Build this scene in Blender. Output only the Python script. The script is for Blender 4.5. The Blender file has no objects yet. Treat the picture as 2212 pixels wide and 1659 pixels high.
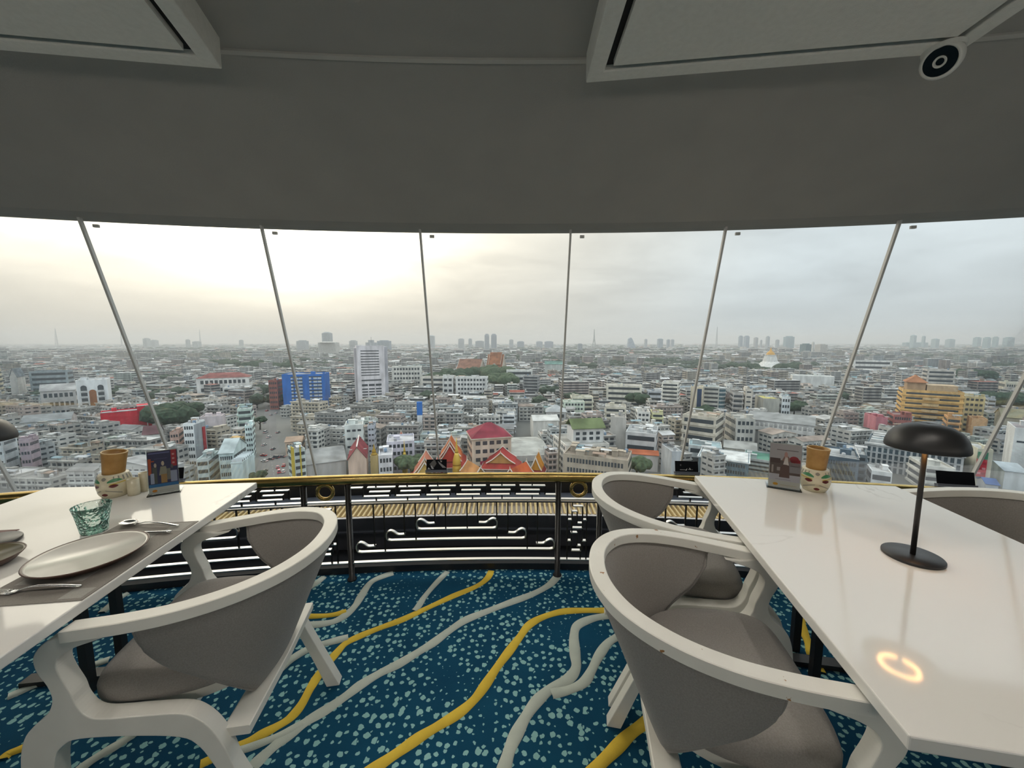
import bpy, bmesh, math, random
import numpy as np
from mathutils import Vector, Matrix

# ------------------------------------------------------------------ camera
scene = bpy.context.scene
FPX, HORIZON, EYE = 831.0, 738.0, 1.40
PITCH = math.atan((829.5 - HORIZON) / FPX)
cam_data = bpy.data.cameras.new('camera')
cam_data.sensor_fit = 'HORIZONTAL'
cam_data.sensor_width = 36.0
cam_data.lens = FPX / 2212 * 36.0
cam_data.clip_start, cam_data.clip_end = 0.02, 40000
cam = bpy.data.objects.new('camera', cam_data)
cam.location = (0, 0, EYE)
cam.rotation_euler = (math.pi / 2 - PITCH, 0, 0)
scene.collection.objects.link(cam)
scene.camera = cam

# ------------------------------------------------------------------ view + sampling aids
vs = scene.view_settings
vs.view_transform = 'Standard'
vs.look = 'None'
vs.exposure = 0.0
vs.gamma = 1.0
vs.use_curve_mapping = False
cy = scene.cycles
cy.use_denoising = True
cy.max_bounces = 7
cy.diffuse_bounces = 3
cy.glossy_bounces = 4
cy.transmission_bounces = 6
cy.volume_bounces = 0
cy.use_adaptive_sampling = True
cy.adaptive_threshold = 0.015
cy.transparent_max_bounces = 24
cy.sample_clamp_indirect = 6.0
cy.caustics_reflective = False
cy.caustics_refractive = False

# ------------------------------------------------------------------ sky
SUN_AZ, SUN_EL = math.radians(-33), math.radians(24)
SUN = (math.sin(SUN_AZ) * math.cos(SUN_EL), math.cos(SUN_AZ) * math.cos(SUN_EL), math.sin(SUN_EL))
world = bpy.data.worlds.new('sky')
scene.world = world
world.use_nodes = True
wn, wl = world.node_tree.nodes, world.node_tree.links
wn.clear()


def wnode(t, **k):
    n = wn.new(t)
    for a, b in k.items():
        setattr(n, a, b)
    return n


def wmath(op, a, b=None, clamp=False):
    n = wnode('ShaderNodeMath', operation=op, use_clamp=clamp)
    for i, s in enumerate((a, b)):
        if s is None:
            continue
        if isinstance(s, (int, float)):
            n.inputs[i].default_value = s
        else:
            wl.new(s, n.inputs[i])
    return n.outputs[0]


tc = wnode('ShaderNodeTexCoord')
nrm = wnode('ShaderNodeVectorMath', operation='NORMALIZE')
wl.new(tc.outputs['Generated'], nrm.inputs[0])
sep = wnode('ShaderNodeSeparateXYZ')
wl.new(nrm.outputs[0], sep.inputs[0])
elev = wmath('MAXIMUM', sep.outputs['Z'], 0.0)
ramp = wnode('ShaderNodeValToRGB')
wl.new(elev, ramp.inputs[0])
els = ramp.color_ramp.elements
els[0].position, els[0].color = 0.0, (0.44, 0.44, 0.44, 1)
els[1].position, els[1].color = 1.0, (1.3, 1.3, 1.3, 1)
for p_, c_ in ((0.10, 0.49), (0.27, 0.61), (0.5, 0.88)):
    e_ = els.new(p_)
    e_.color = (c_, c_, c_, 1)
# bright veil of cloud round the hidden sun
dot = wnode('ShaderNodeVectorMath', operation='DOT_PRODUCT')
wl.new(nrm.outputs[0], dot.inputs[0])
dot.inputs[1].default_value = SUN
dpos = wmath('MAXIMUM', dot.outputs['Value'], 0.0)
g1 = wmath('MULTIPLY', wmath('POWER', dpos, 10.0), 0.62)
g2 = wmath('MULTIPLY', wmath('POWER', dpos, 30.0), 2.0)
glow = wmath('ADD', g1, g2)
# the veil thins towards the hazy horizon
thin = wmath('MULTIPLY', wmath('SUBTRACT', elev, 0.015), 5.0, True)
glow = wmath('MULTIPLY', glow, wmath('ADD', wmath('MULTIPLY', thin, 0.9), 0.1))
# cloud layer: stretched noise on a flat ceiling
den = wmath('ADD', elev, 0.12)
cx_ = wmath('DIVIDE', sep.outputs['X'], den)
cy_ = wmath('DIVIDE', sep.outputs['Y'], den)
comb = wnode('ShaderNodeCombineXYZ')
wl.new(cx_, comb.inputs[0])
wl.new(cy_, comb.inputs[1])
noi = wnode('ShaderNodeTexNoise')
noi.inputs['Scale'].default_value = 0.75
noi.inputs['Detail'].default_value = 7.0
noi.inputs['Roughness'].default_value = 0.56
noi.inputs['Distortion'].default_value = 0.35
wl.new(comb.outputs[0], noi.inputs['Vector'])
cl = wmath('MULTIPLY', wmath('SUBTRACT', noi.outputs['Fac'], 0.5), 1.0)
cl = wmath('MULTIPLY', cl, wmath('MULTIPLY', elev, 6.0, True))
cl = wmath('ADD', cl, 1.0)
glowc = wnode('ShaderNodeMix', data_type='RGBA', blend_type='MIX')
glowc.inputs[0].default_value = 1.0
glowc.inputs[7].default_value = (1.0, 0.93, 0.76, 1)
gcol = wnode('ShaderNodeVectorMath', operation='SCALE')
wl.new(glowc.outputs[2], gcol.inputs[0])
wl.new(glow, gcol.inputs['Scale'])
# cool grey away from the sun, warm towards it
side = wnode('ShaderNodeMapRange', interpolation_type='SMOOTHSTEP')
side.inputs[1].default_value, side.inputs[2].default_value = 0.35, 1.0
wl.new(dot.outputs['Value'], side.inputs[0])
tint = wnode('ShaderNodeMix', data_type='RGBA')
tint.inputs[6].default_value = (0.90, 1.0, 1.04, 1)
tint.inputs[7].default_value = (1.08, 1.0, 0.84, 1)
wl.new(side.outputs[0], tint.inputs[0])
tinted = wnode('ShaderNodeVectorMath', operation='MULTIPLY')
wl.new(ramp.outputs[0], tinted.inputs[0])
wl.new(tint.outputs[2], tinted.inputs[1])
addc = wnode('ShaderNodeVectorMath', operation='ADD')
wl.new(tinted.outputs[0], addc.inputs[0])
wl.new(gcol.outputs[0], addc.inputs[1])
mulc = wnode('ShaderNodeVectorMath', operation='SCALE')
wl.new(addc.outputs[0], mulc.inputs[0])
wl.new(cl, mulc.inputs['Scale'])
bg = wnode('ShaderNodeBackground')
bg.inputs['Strength'].default_value = 1.42
wl.new(mulc.outputs[0], bg.inputs['Color'])
out = wnode('ShaderNodeOutputWorld')
wl.new(bg.outputs[0], out.inputs['Surface'])

# ------------------------------------------------------------------ helpers
rnd = random.Random(7)
COL = scene.collection
GZ = -74.0                                   # street level, metres below the restaurant floor
CX, CY = 0.03, -9.0                          # centre of the round restaurant
cosP, sinP = math.cos(PITCH), math.sin(PITCH)


def ray(px, py):
    a, b = (px - 1106) / FPX, (829.5 - py) / FPX
    return (a, cosP + b * sinP, -sinP + b * cosP)


def on_z(px, py, z):
    d = ray(px, py)
    t = (z - EYE) / d[2]
    return Vector((d[0] * t, d[1] * t, z))


def at_y(px, py, Y):
    d = ray(px, py)
    t = Y / d[1]
    return Vector((d[0] * t, Y, EYE + d[2] * t))


def catmull(pts, n=6, closed=False):
    P = [Vector(p) for p in pts]
    out_ = []
    m = len(P)
    rng = range(m if closed else m - 1)
    for i in rng:
        if closed:
            p0, p1, p2, p3 = P[(i - 1) % m], P[i], P[(i + 1) % m], P[(i + 2) % m]
        else:
            p1, p2 = P[i], P[i + 1]
            p0 = P[i - 1] if i > 0 else p1 * 2 - p2
            p3 = P[i + 2] if i + 2 < m else p2 * 2 - p1
        for k in range(n):
            t = k / n
            out_.append(0.5 * ((2 * p1) + (p2 - p0) * t + (2 * p0 - 5 * p1 + 4 * p2 - p3) * t * t + (3 * p1 - p0 - 3 * p2 + p3) * t ** 3))
    if not closed:
        out_.append(P[-1].copy())
    return out_


class MB:
    """collects polygons, then links them as one mesh object"""

    def __init__(self):
        self.v, self.f, self.m, self.c = [], [], [], []

    def add(self, verts, faces, mi=0, M=None):
        o = len(self.v)
        for p in verts:
            p = Vector(p)
            self.v.append(tuple(M @ p) if M else tuple(p))
        for f in faces:
            self.f.append(tuple(i + o for i in f))
            self.m.append(mi)
        return self

    def box(self, x0, x1, y0, y1, z0, z1, mi=0, M=None):
        vs_ = [(x0, y0, z0), (x1, y0, z0), (x1, y1, z0), (x0, y1, z0), (x0, y0, z1), (x1, y0, z1), (x1, y1, z1), (x0, y1, z1)]
        return self.add(vs_, [(0, 3, 2, 1), (4, 5, 6, 7), (0, 1, 5, 4), (1, 2, 6, 5), (2, 3, 7, 6), (3, 0, 4, 7)], mi, M)

    def prism(self, poly, z0, z1, mi=0, M=None):
        n = len(poly)
        vs_ = [(p[0], p[1], z0) for p in poly] + [(p[0], p[1], z1) for p in poly]
        fs = [tuple(range(n - 1, -1, -1)), tuple(range(n, 2 * n))]
        fs += [(i, (i + 1) % n, n + (i + 1) % n, n + i) for i in range(n)]
        return self.add(vs_, fs, mi, M)

    def lathe(self, prof, n=24, mi=0, M=None, cap=True):
        """prof: list of (r, z) from bottom to top"""
        vs_, fs = [], []
        for r, z in prof:
            for k in range(n):
                a = 2 * math.pi * k / n
                vs_.append((r * math.cos(a), r * math.sin(a), z))
        for j in range(len(prof) - 1):
            for k in range(n):
                k2 = (k + 1) % n
                fs.append((j * n + k, j * n + k2, (j + 1) * n + k2, (j + 1) * n + k))
        if cap:
            fs.append(tuple(range(n - 1, -1, -1)))
            fs.append(tuple((len(prof) - 1) * n + k for k in range(n)))
        return self.add(vs_, fs, mi, M)

    def tube(self, pts, r, n=8, mi=0, closed=False, M=None):
        P = [Vector(p) for p in pts]
        vs_, fs = [], []
        m = len(P)
        for i, p in enumerate(P):
            if closed:
                t = (P[(i + 1) % m] - P[i - 1]).normalized()
            else:
                t = (P[min(i + 1, m - 1)] - P[max(i - 1, 0)]).normalized()
            u = t.cross(Vector((0, 0, 1)))
            if u.length < 1e-3:
                u = Vector((1, 0, 0))
            u.normalize()
            w = u.cross(t)
            rr = r[i] if isinstance(r, (list, tuple)) else r
            for k in range(n):
                a = 2 * math.pi * k / n
                vs_.append(p + (u * math.cos(a) + w * math.sin(a)) * rr)
        for i in range(m if closed else m - 1):
            i2 = (i + 1) % m
            for k in range(n):
                k2 = (k + 1) % n
                fs.append((i * n + k, i2 * n + k, i2 * n + k2, i * n + k2))
        if not closed:
            fs.append(tuple(range(n)))
            fs.append(tuple((m - 1) * n + k for k in range(n - 1, -1, -1)))
        return self.add(vs_, fs, mi, M)

    def beam(self, pts, w, h, mi=0, closed=False, M=None, taper=None):
        """rectangular bar swept along pts, kept upright: w across (horizontal), h tall"""
        P = [Vector(p) for p in pts]
        m = len(P)
        vs_, fs = [], []
        for i, p in enumerate(P):
            t = (P[(i + 1) % m] - P[i - 1]) if closed else (P[min(i + 1, m - 1)] - P[max(i - 1, 0)])
            s = Vector((t.y, -t.x, 0))
            if s.length < 1e-6:
                s = Vector((1, 0, 0))
            s.normalize()
            k = taper[i] if taper else 1.0
            a, b = s * (w / 2 * k), Vector((0, 0, h / 2))
            e = 0.11
            for q in (a * (1 - e) + b, a + b * (1 - e), a - b * (1 - e), a * (1 - e) - b, -a * (1 - e) - b, -a - b * (1 - e), -a + b * (1 - e), -a * (1 - e) + b):
                vs_.append(p + q)
        for i in range(m if closed else m - 1):
            j = (i + 1) % m
            for k in range(8):
                k2 = (k + 1) % 8
                fs.append((i * 8 + k, i * 8 + k2, j * 8 + k2, j * 8 + k))
        if not closed:
            fs.append(tuple(range(7, -1, -1)))
            fs.append(tuple((m - 1) * 8 + k for k in range(8)))
        return self.add(vs_, fs, mi, M)

    def mesh(self, name, mats, smooth=False):
        me = bpy.data.meshes.new(name)
        me.from_pydata([tuple(p) for p in self.v], [], self.f)
        for mt in mats if isinstance(mats, (list, tuple)) else [mats]:
            me.materials.append(mt)
        if any(self.m):
            me.polygons.foreach_set('material_index', self.m)
        if smooth:
            me.polygons.foreach_set('use_smooth', [True] * len(self.f))
        me.update()
        return me

    def build(self, name, mats, parent=None, smooth=False, loc=None, rz=0.0, fix=True, color=None):
        me = self.mesh(name, mats, smooth)
        if fix:
            bm = bmesh.new()
            bm.from_mesh(me)
            bmesh.ops.recalc_face_normals(bm, faces=bm.faces)
            bm.to_mesh(me)
            bm.free()
        return link(name, me, parent, loc, rz, color=color)


def link(name, me, parent=None, loc=None, rz=0.0, scale=None, color=None):
    o = bpy.data.objects.new(name, me)
    COL.objects.link(o)
    if parent is not None:
        o.parent = parent
    if loc is not None:
        o.location = loc
    if rz:
        o.rotation_euler = (0, 0, rz)
    if scale is not None:
        o.scale = scale
    if color is not None:
        o.color = (color[0], color[1], color[2], 1)
    return o


def empty(name, loc=(0, 0, 0), rz=0.0):
    o = bpy.data.objects.new(name, None)
    o.empty_display_size = 0.1
    COL.objects.link(o)
    o.location = loc
    o.rotation_euler = (0, 0, rz)
    return o


def tag(o, label=None, cat=None, group=None, kind=None):
    if label:
        o['label'] = label
    if cat:
        o['category'] = cat
    if group:
        o['group'] = group
    if kind:
        o['kind'] = kind
    return o


def bevel(o, w=0.004, seg=2, ang=40):
    m = o.modifiers.new('bevel', 'BEVEL')
    m.width, m.segments = w, seg
    m.limit_method = 'ANGLE'
    m.angle_limit = math.radians(ang)
    return o


def subsurf(o, lv=2):
    m = o.modifiers.new('subsurf', 'SUBSURF')
    m.levels = m.render_levels = lv
    return o


def smooth_by_angle(o, deg=35):
    me = o.data
    me.polygons.foreach_set('use_smooth', [True] * len(me.polygons))
    try:
        me.set_sharp_from_angle(angle=math.radians(deg))
    except Exception:
        pass
    return o


def copy_tree(o, parent=None):
    c = o.copy()
    COL.objects.link(c)
    c.parent = parent
    for ch in list(o.children):
        copy_tree(ch, c)
    return c


# ------------------------------------------------------------------ materials
def mat(name, color, rough=0.6, metal=0.0, spec=0.5, coat=0.0, noise=None, bump=None, emit=None, trans=0.0, sheen=0.0):
    m = bpy.data.materials.new(name)
    m.use_nodes = True
    nt = m.node_tree
    b = nt.nodes['Principled BSDF']
    b.inputs['Base Color'].default_value = (*color, 1)
    b.inputs['Roughness'].default_value = rough
    b.inputs['Metallic'].default_value = metal
    b.inputs['Specular IOR Level'].default_value = spec
    b.inputs['Coat Weight'].default_value = coat
    b.inputs['Coat Roughness'].default_value = 0.08
    b.inputs['Transmission Weight'].default_value = trans
    b.inputs['Sheen Weight'].default_value = sheen
    if emit:
        b.inputs['Emission Color'].default_value = (*emit[0], 1)
        b.inputs['Emission Strength'].default_value = emit[1]
    geo = nt.nodes.new('ShaderNodeTexCoord')
    if noise:
        sc, c2, fac = noise
        n = nt.nodes.new('ShaderNodeTexNoise')
        n.inputs['Scale'].default_value = sc
        n.inputs['Detail'].default_value = 5
        nt.links.new(geo.outputs['Object'], n.inputs['Vector'])
        r = nt.nodes.new('ShaderNodeMapRange')
        r.inputs[1].default_value, r.inputs[2].default_value = 0.35, 0.7
        r.inputs[4].default_value = fac
        nt.links.new(n.outputs['Fac'], r.inputs[0])
        mx = nt.nodes.new('ShaderNodeMix')
        mx.data_type = 'RGBA'
        mx.inputs[6].default_value = (*color, 1)
        mx.inputs[7].default_value = (*c2, 1)
        nt.links.new(r.outputs[0], mx.inputs[0])
        nt.links.new(mx.outputs[2], b.inputs['Base Color'])
    if bump:
        sc, st = bump
        n2 = nt.nodes.new('ShaderNodeTexNoise')
        n2.inputs['Scale'].default_value = sc
        n2.inputs['Detail'].default_value = 3
        nt.links.new(geo.outputs['Object'], n2.inputs['Vector'])
        bp = nt.nodes.new('ShaderNodeBump')
        bp.inputs['Strength'].default_value = st
        bp.inputs['Distance'].default_value = 0.002
        nt.links.new(n2.outputs['Fac'], bp.inputs['Height'])
        nt.links.new(bp.outputs[0], b.inputs['Normal'])
    return m


def city_mat(name, attr=False, rough=0.85, stain=0.35, sc=(0.25, 0.25, 0.06)):
    """weathered render or sheet roofing: colour from the object (or from a face attribute), stained by noise"""
    m = bpy.data.materials.new(name)
    m.use_nodes = True
    nt = m.node_tree
    b = nt.nodes['Principled BSDF']
    b.inputs['Roughness'].default_value = rough
    b.inputs['Specular IOR Level'].default_value = 0.25
    if attr:
        src = nt.nodes.new('ShaderNodeAttribute')
        src.attribute_name = 'Col'
    else:
        src = nt.nodes.new('ShaderNodeObjectInfo')
    g = nt.nodes.new('ShaderNodeNewGeometry')
    mp = nt.nodes.new('ShaderNodeMapping')
    mp.inputs['Scale'].default_value = sc
    nt.links.new(g.outputs['Position'], mp.inputs['Vector'])
    n = nt.nodes.new('ShaderNodeTexNoise')
    n.inputs['Scale'].default_value = 1.0
    n.inputs['Detail'].default_value = 4
    nt.links.new(mp.outputs[0], n.inputs['Vector'])
    r = nt.nodes.new('ShaderNodeMapRange')
    r.inputs[1].default_value, r.inputs[2].default_value = 0.35, 0.65
    r.inputs[3].default_value, r.inputs[4].default_value = 1.0 - stain, 1.08
    nt.links.new(n.outputs['Fac'], r.inputs[0])
    s = nt.nodes.new('ShaderNodeVectorMath')
    s.operation = 'SCALE'
    nt.links.new(src.outputs['Color'], s.inputs[0])
    nt.links.new(r.outputs[0], s.inputs['Scale'])
    nt.links.new(s.outputs[0], b.inputs['Base Color'])
    return m


M = {}
M['wall'] = city_mat('city_wall', stain=0.26)
M['roof'] = city_mat('city_roof', stain=0.4, sc=(0.12, 0.12, 0.12))
M['field'] = city_mat('city_field', attr=True, stain=0.35)
M['cglass'] = mat('dark_window_glass', (0.05, 0.06, 0.07), 0.25)
M['white_wood'] = mat('worn_white_paint', (0.78, 0.77, 0.715), 0.42, noise=(9, (0.70, 0.685, 0.63), 0.7))
M['fabric'] = mat('grey_upholstery', (0.32, 0.30, 0.285), 0.95, spec=0.15, noise=(260, (0.25, 0.235, 0.22), 0.8), bump=(420, 0.35), sheen=0.15)
M['iron'] = mat('sky_sheen_iron', (0.62, 0.62, 0.62), 0.28, metal=1.0)  # black bars toned pale, the sky's reflection put into their colour
M['post_iron'] = mat('black_enamel_post', (0.012, 0.011, 0.011), 0.30)
M['black'] = mat('matt_black_metal', (0.012, 0.012, 0.013), 0.45)
M['brass'] = mat('aged_brass', (0.50, 0.36, 0.13), 0.24, metal=1.0, noise=(14, (0.30, 0.19, 0.06), 0.6))
M['ceil'] = mat('dark_grey_plaster', (0.40, 0.39, 0.365), 0.9, spec=0.2, noise=(5, (0.37, 0.36, 0.34), 0.8), bump=(160, 0.25))
M['panel'] = mat('pale_ceiling_panel', (0.83, 0.82, 0.77), 0.9, spec=0.2, noise=(60, (0.76, 0.75, 0.70), 0.7), bump=(300, 0.4))
M['groove'] = mat('black_groove', (0.008, 0.008, 0.010), 0.8)
M['steel'] = mat('polished_steel', (0.72, 0.72, 0.72), 0.16, metal=1.0)

# ================================================================== THE ROOM
def pol(R, deg, z=0.0):
    a = math.radians(deg)
    return Vector((CX + R * math.sin(a), CY + R * math.cos(a), z))


def ring(profile, a0, a1, n, mb=None, mi=0):
    """closed (R, z) profile swept about the room's axis from bearing a0 to a1 (degrees)"""
    mb = mb or MB()
    full = abs(a1 - a0) >= 359.9
    k = len(profile)
    cnt = n if full else n + 1
    vs_, fs = [], []
    for i in range(cnt):
        a = a0 + (a1 - a0) * i / n
        for R, z in profile:
            vs_.append(pol(R, a, z))
    for i in range(n):
        j = (i + 1) % cnt
        for p in range(k):
            q = (p + 1) % k
            fs.append((i * k + p, i * k + q, j * k + q, j * k + p))
    if not full:
        fs.append(tuple(range(k)))
        fs.append(tuple(n * k + p for p in range(k - 1, -1, -1)))
    return mb.add(vs_, fs, mi)


# ---- carpet
def carpet_mat():
    m = bpy.data.materials.new('blue_speckled_carpet')
    m.use_nodes = True
    nt = m.node_tree
    N, L = nt.nodes, nt.links
    b = N['Principled BSDF']
    b.inputs['Roughness'].default_value = 0.95
    b.inputs['Specular IOR Level'].default_value = 0.1
    g = N.new('ShaderNodeTexCoord')
    wob = N.new('ShaderNodeTexNoise')
    wob.inputs['Scale'].default_value = 55
    L.new(g.outputs['Object'], wob.inputs['Vector'])
    off = N.new('ShaderNodeVectorMath')
    off.operation = 'MULTIPLY_ADD'
    L.new(wob.outputs['Color'], off.inputs[0])
    off.inputs[1].default_value = (0.018, 0.018, 0)
    L.new(g.outputs['Object'], off.inputs[2])
    v = N.new('ShaderNodeTexVoronoi')
    v.inputs['Scale'].default_value = 30
    v.inputs['Randomness'].default_value = 0.8
    v.voronoi_dimensions = '2D'
    L.new(off.outputs[0], v.inputs['Vector'])
    sep_ = N.new('ShaderNodeSeparateColor')
    L.new(v.outputs['Color'], sep_.inputs[0])
    big = N.new('ShaderNodeTexNoise')
    big.inputs['Scale'].default_value = 2.2
    big.inputs['Detail'].default_value = 2
    L.new(g.outputs['Object'], big.inputs['Vector'])
    # size of each fleck: random per fleck, fading out in clear channels
    thr = N.new('ShaderNodeMath')
    thr.operation = 'MULTIPLY_ADD'
    L.new(sep_.outputs[0], thr.inputs[0])
    thr.inputs[1].default_value = 0.26
    thr.inputs[2].default_value = 0.10
    msk = N.new('ShaderNodeMapRange')
    msk.inputs[1].default_value, msk.inputs[2].default_value = 0.36, 0.46
    L.new(big.outputs['Fac'], msk.inputs[0])
    t2 = N.new('ShaderNodeMath')
    t2.operation = 'MULTIPLY'
    L.new(thr.outputs[0], t2.inputs[0])
    L.new(msk.outputs[0], t2.inputs[1])
    lt = N.new('ShaderNodeMath')
    lt.operation = 'LESS_THAN'
    L.new(v.outputs['Distance'], lt.inputs[0])
    L.new(t2.outputs[0], lt.inputs[1])
    fn = N.new('ShaderNodeTexNoise')
    fn.inputs['Scale'].default_value = 5
    fn.inputs['Detail'].default_value = 8
    L.new(g.outputs['Object'], fn.inputs['Vector'])
    basec = N.new('ShaderNodeMix')
    basec.data_type = 'RGBA'
    basec.inputs[6].default_value = (0.005, 0.045, 0.100, 1)
    basec.inputs[7].default_value = (0.008, 0.078, 0.145, 1)
    L.new(fn.outputs['Fac'], basec.inputs[0])
    mx = N.new('ShaderNodeMix')
    mx.data_type = 'RGBA'
    L.new(lt.outputs[0], mx.inputs[0])
    L.new(basec.outputs[2], mx.inputs[6])
    mx.inputs[7].default_value = (0.27, 0.50, 0.50, 1)
    L.new(mx.outputs[2], b.inputs['Base Color'])
    pile = N.new('ShaderNodeTexNoise')
    pile.inputs['Scale'].default_value = 500
    L.new(g.outputs['Object'], pile.inputs['Vector'])
    bp = N.new('ShaderNodeBump')
    bp.inputs['Strength'].default_value = 0.5
    bp.inputs['Distance'].default_value = 0.003
    L.new(pile.outputs['Fac'], bp.inputs['Height'])
    L.new(bp.outputs[0], b.inputs['Normal'])
    return m


M['carpet'] = carpet_mat()
M['gold_pile'] = mat('gold_carpet_pile', (0.74, 0.52, 0.07), 0.95, spec=0.1, noise=(14, (0.56, 0.38, 0.05), 0.5), bump=(450, 0.5))
M['grey_pile'] = mat('pale_grey_carpet_pile', (0.52, 0.56, 0.50), 0.95, spec=0.1, noise=(14, (0.40, 0.45, 0.41), 0.5), bump=(450, 0.5))
floor = ring([(3.8, 0), (11.24, 0), (11.24, -0.3), (3.8, -0.3)], 0, 360, 240).build('floor', M['carpet'])
tag(floor, 'deep blue carpet flecked with pale aqua and crossed by gold and grey waves', kind='structure')


def c1(p):
    return (520 + p[0] / 2.4578, 1210 + p[1] / 2.4578)


def c2(p):
    return (p[0] / 3.463, 1180 + p[1] / 3.463)


def c3(p):
    return (1640 + p[0] / 6.144, 1230 + p[1] / 6.144)


STRIPES = [
    ('gold', 0.038, c1, [(1335, 45), (1310, 95), (1250, 140), (1130, 190), (1000, 250), (860, 315), (740, 360), (640, 400), (560, 440), (510, 490), (470, 540), (420, 600), (370, 680), (320, 770), (260, 840), (180, 890), (100, 930), (30, 970), (-80, 1020), (-215, 1085)]),
    ('grey', 0.044, c1, [(1690, 75), (1640, 130), (1550, 180), (1430, 225), (1300, 275), (1190, 320), (1100, 380), (1020, 440), (940, 490), (840, 550), (740, 600), (640, 660), (560, 720), (460, 790), (360, 850), (280, 910), (200, 970), (120, 1040), (60, 1100)]),
    ('grey', 0.030, c1, [(330, 865), (240, 915), (140, 960), (30, 1000), (-60, 1020)]),
    ('gold', 0.041, c1, [(1990, 268), (1915, 268), (1800, 268), (1700, 275), (1600, 305), (1530, 345), (1480, 410), (1420, 490), (1360, 570), (1300, 660), (1240, 740), (1160, 810), (1050, 880), (950, 940), (850, 1010), (740, 1085), (640, 1150)]),
    ('grey', 0.046, c1, [(2010, 285), (1960, 295), (1870, 310), (1790, 345), (1770, 400), (1775, 500), (1780, 570), (1740, 630), (1650, 680), (1580, 740), (1520, 820), (1470, 910), (1430, 1000), (1400, 1100), (1380, 1180)]),
    ('grey', 0.042, c1, [(2080, 340), (2010, 400), (1950, 440), (1900, 510), (1860, 590), (1820, 650), (1740, 690), (1650, 710)]),
    ('grey', 0.042, c1, [(840, 62), (760, 85), (690, 120), (640, 190), (610, 240), (560, 290), (500, 325), (430, 340), (340, 345)]),
    ('grey', 0.034, c1, [(1105, 55), (1040, 120), (980, 190), (940, 250), (920, 270)]),
    ('grey', 0.038, c1, [(480, 60), (430, 100), (385, 135), (300, 190)]),
    ('gold', 0.030, c1, [(560, 272), (500, 290), (430, 298), (330, 300)]),
    ('grey', 0.038, c1, [(570, 412), (480, 435), (380, 465), (280, 520), (200, 590), (100, 650)]),
    ('gold', 0.044, c1, [(2240, 800), (2140, 870), (2060, 930), (1980, 1010), (1890, 1100), (1820, 1180)]),
    ('gold', 0.030, c2, [(20, 1600), (60, 1560), (130, 1530), (230, 1490), (330, 1450)]),
    ('grey', 0.034, c2, [(560, 1710), (640, 1640), (760, 1560), (880, 1490), (1000, 1410), (1100, 1330)]),
    ('grey', 0.034, c2, [(440, 990), (560, 940), (700, 890), (820, 850)]),
    ('grey', 0.034, c2, [(60, 1130), (180, 1080), (300, 1030), (400, 1000)]),
    ('grey', 0.034, c2, [(760, 500), (870, 410), (960, 355), (1060, 330)]),
    ('gold', 0.036, c3, [(640, 480), (590, 580), (560, 700), (600, 850), (660, 1000), (700, 1150), (760, 1260), (820, 1380)]),
]
for si_, (kind_, w_, cf, pts_) in enumerate(STRIPES):
    zs_ = 0.003 + 0.0003 * si_
    line = catmull([on_z(*cf(p), 0.0) for p in pts_], 8)
    line = [p for p in line if math.hypot(p.x - CX, p.y - CY) < 11.225]
    mb = MB()
    n_ = len(line)
    vs_, fs_ = [], []
    for i, p in enumerate(line):
        t = (line[min(i + 1, n_ - 1)] - line[max(i - 1, 0)]).normalized()
        s = Vector((t.y, -t.x, 0)) * (w_ / 2) * (1 + 0.10 * math.sin(i * 0.37))
        vs_ += [p + s, p + s * 0.86 + Vector((0, 0, zs_)), p - s * 0.86 + Vector((0, 0, zs_)), p - s]
    for i in range(n_ - 1):
        for k in range(3):
            fs_.append((i * 4 + k, i * 4 + k + 1, i * 4 + 5 + k, i * 4 + 4 + k))
    mb.add(vs_, fs_)
    o = mb.build('carpet_stripe', M['gold_pile' if kind_ == 'gold' else 'grey_pile'], floor, smooth=True)
    o['label'] = ('gold' if kind_ == 'gold' else 'pale grey') + ' wavy stripe woven into the blue carpet'

# ---- kerb, sill and slatted grille in front of the glass
M['dark_trim'] = mat('charcoal_laminate', (0.020, 0.021, 0.025), 0.42)
M['fascia'] = mat('slate_fascia', (0.055, 0.058, 0.072), 0.5)
M['sill'] = mat('pale_grey_sill', (0.13, 0.145, 0.18), 0.4)
M['lip'] = mat('pale_lilac_lip', (0.74, 0.72, 0.73), 0.5)
M['slat'] = mat('pale_yellow_wood', (0.80, 0.63, 0.33), 0.55, noise=(30, (0.70, 0.52, 0.24), 0.6))
AR = 52
o = ring([(11.24, -0.05), (11.24, 0.040), (11.30, 0.040), (11.30, 0.012), (11.50, 0.012), (11.50, -0.05)], -AR, AR, 100).build('trim_1', M['dark_trim'])
tag(o, 'low black kerb along the foot of the railing', kind='structure')
o = ring([(11.50, -0.05), (11.50, 0.145), (11.45, 0.145), (11.45, 0.155), (11.468, 0.16), (11.468, 0.24), (11.474, 0.24), (11.474, 0.165), (11.52, 0.165), (11.52, -0.05)], -AR, AR, 100).build('trim_2', M['fascia'])
tag(o, 'dark slate fascia under the slatted sill', kind='structure')
o = ring([(11.47, 0.19), (11.47, 0.243), (11.492, 0.243), (11.492, 0.218), (11.68, 0.218), (11.68, 0.262), (11.69, 0.262), (11.69, 0.19)], -AR, AR, 100).build('trim_3', M['lip'])
tag(o, 'pale lilac tray and lip holding the wooden sill slats', kind='structure')
o = ring([(11.69, 0.10), (11.69, 0.262), (11.80, 0.268), (11.80, 0.10)], -AR, AR, 100).build('trim_4', M['sill'])
tag(o, 'pale blue grey sill behind the wooden slats', kind='structure')
o = ring([(11.80, 0.05), (11.80, 0.385), (11.92, 0.385), (11.92, 0.05)], -180, 180, 336).build('trim_5', M['black'])
tag(o, 'black channel holding the foot of the slanted glass', kind='structure')
grille = empty('sill_grille', pol(11.585, 1.0, 0.218))
tag(grille, 'curved run of pale yellow wooden slats along the window sill', 'grille')
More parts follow.
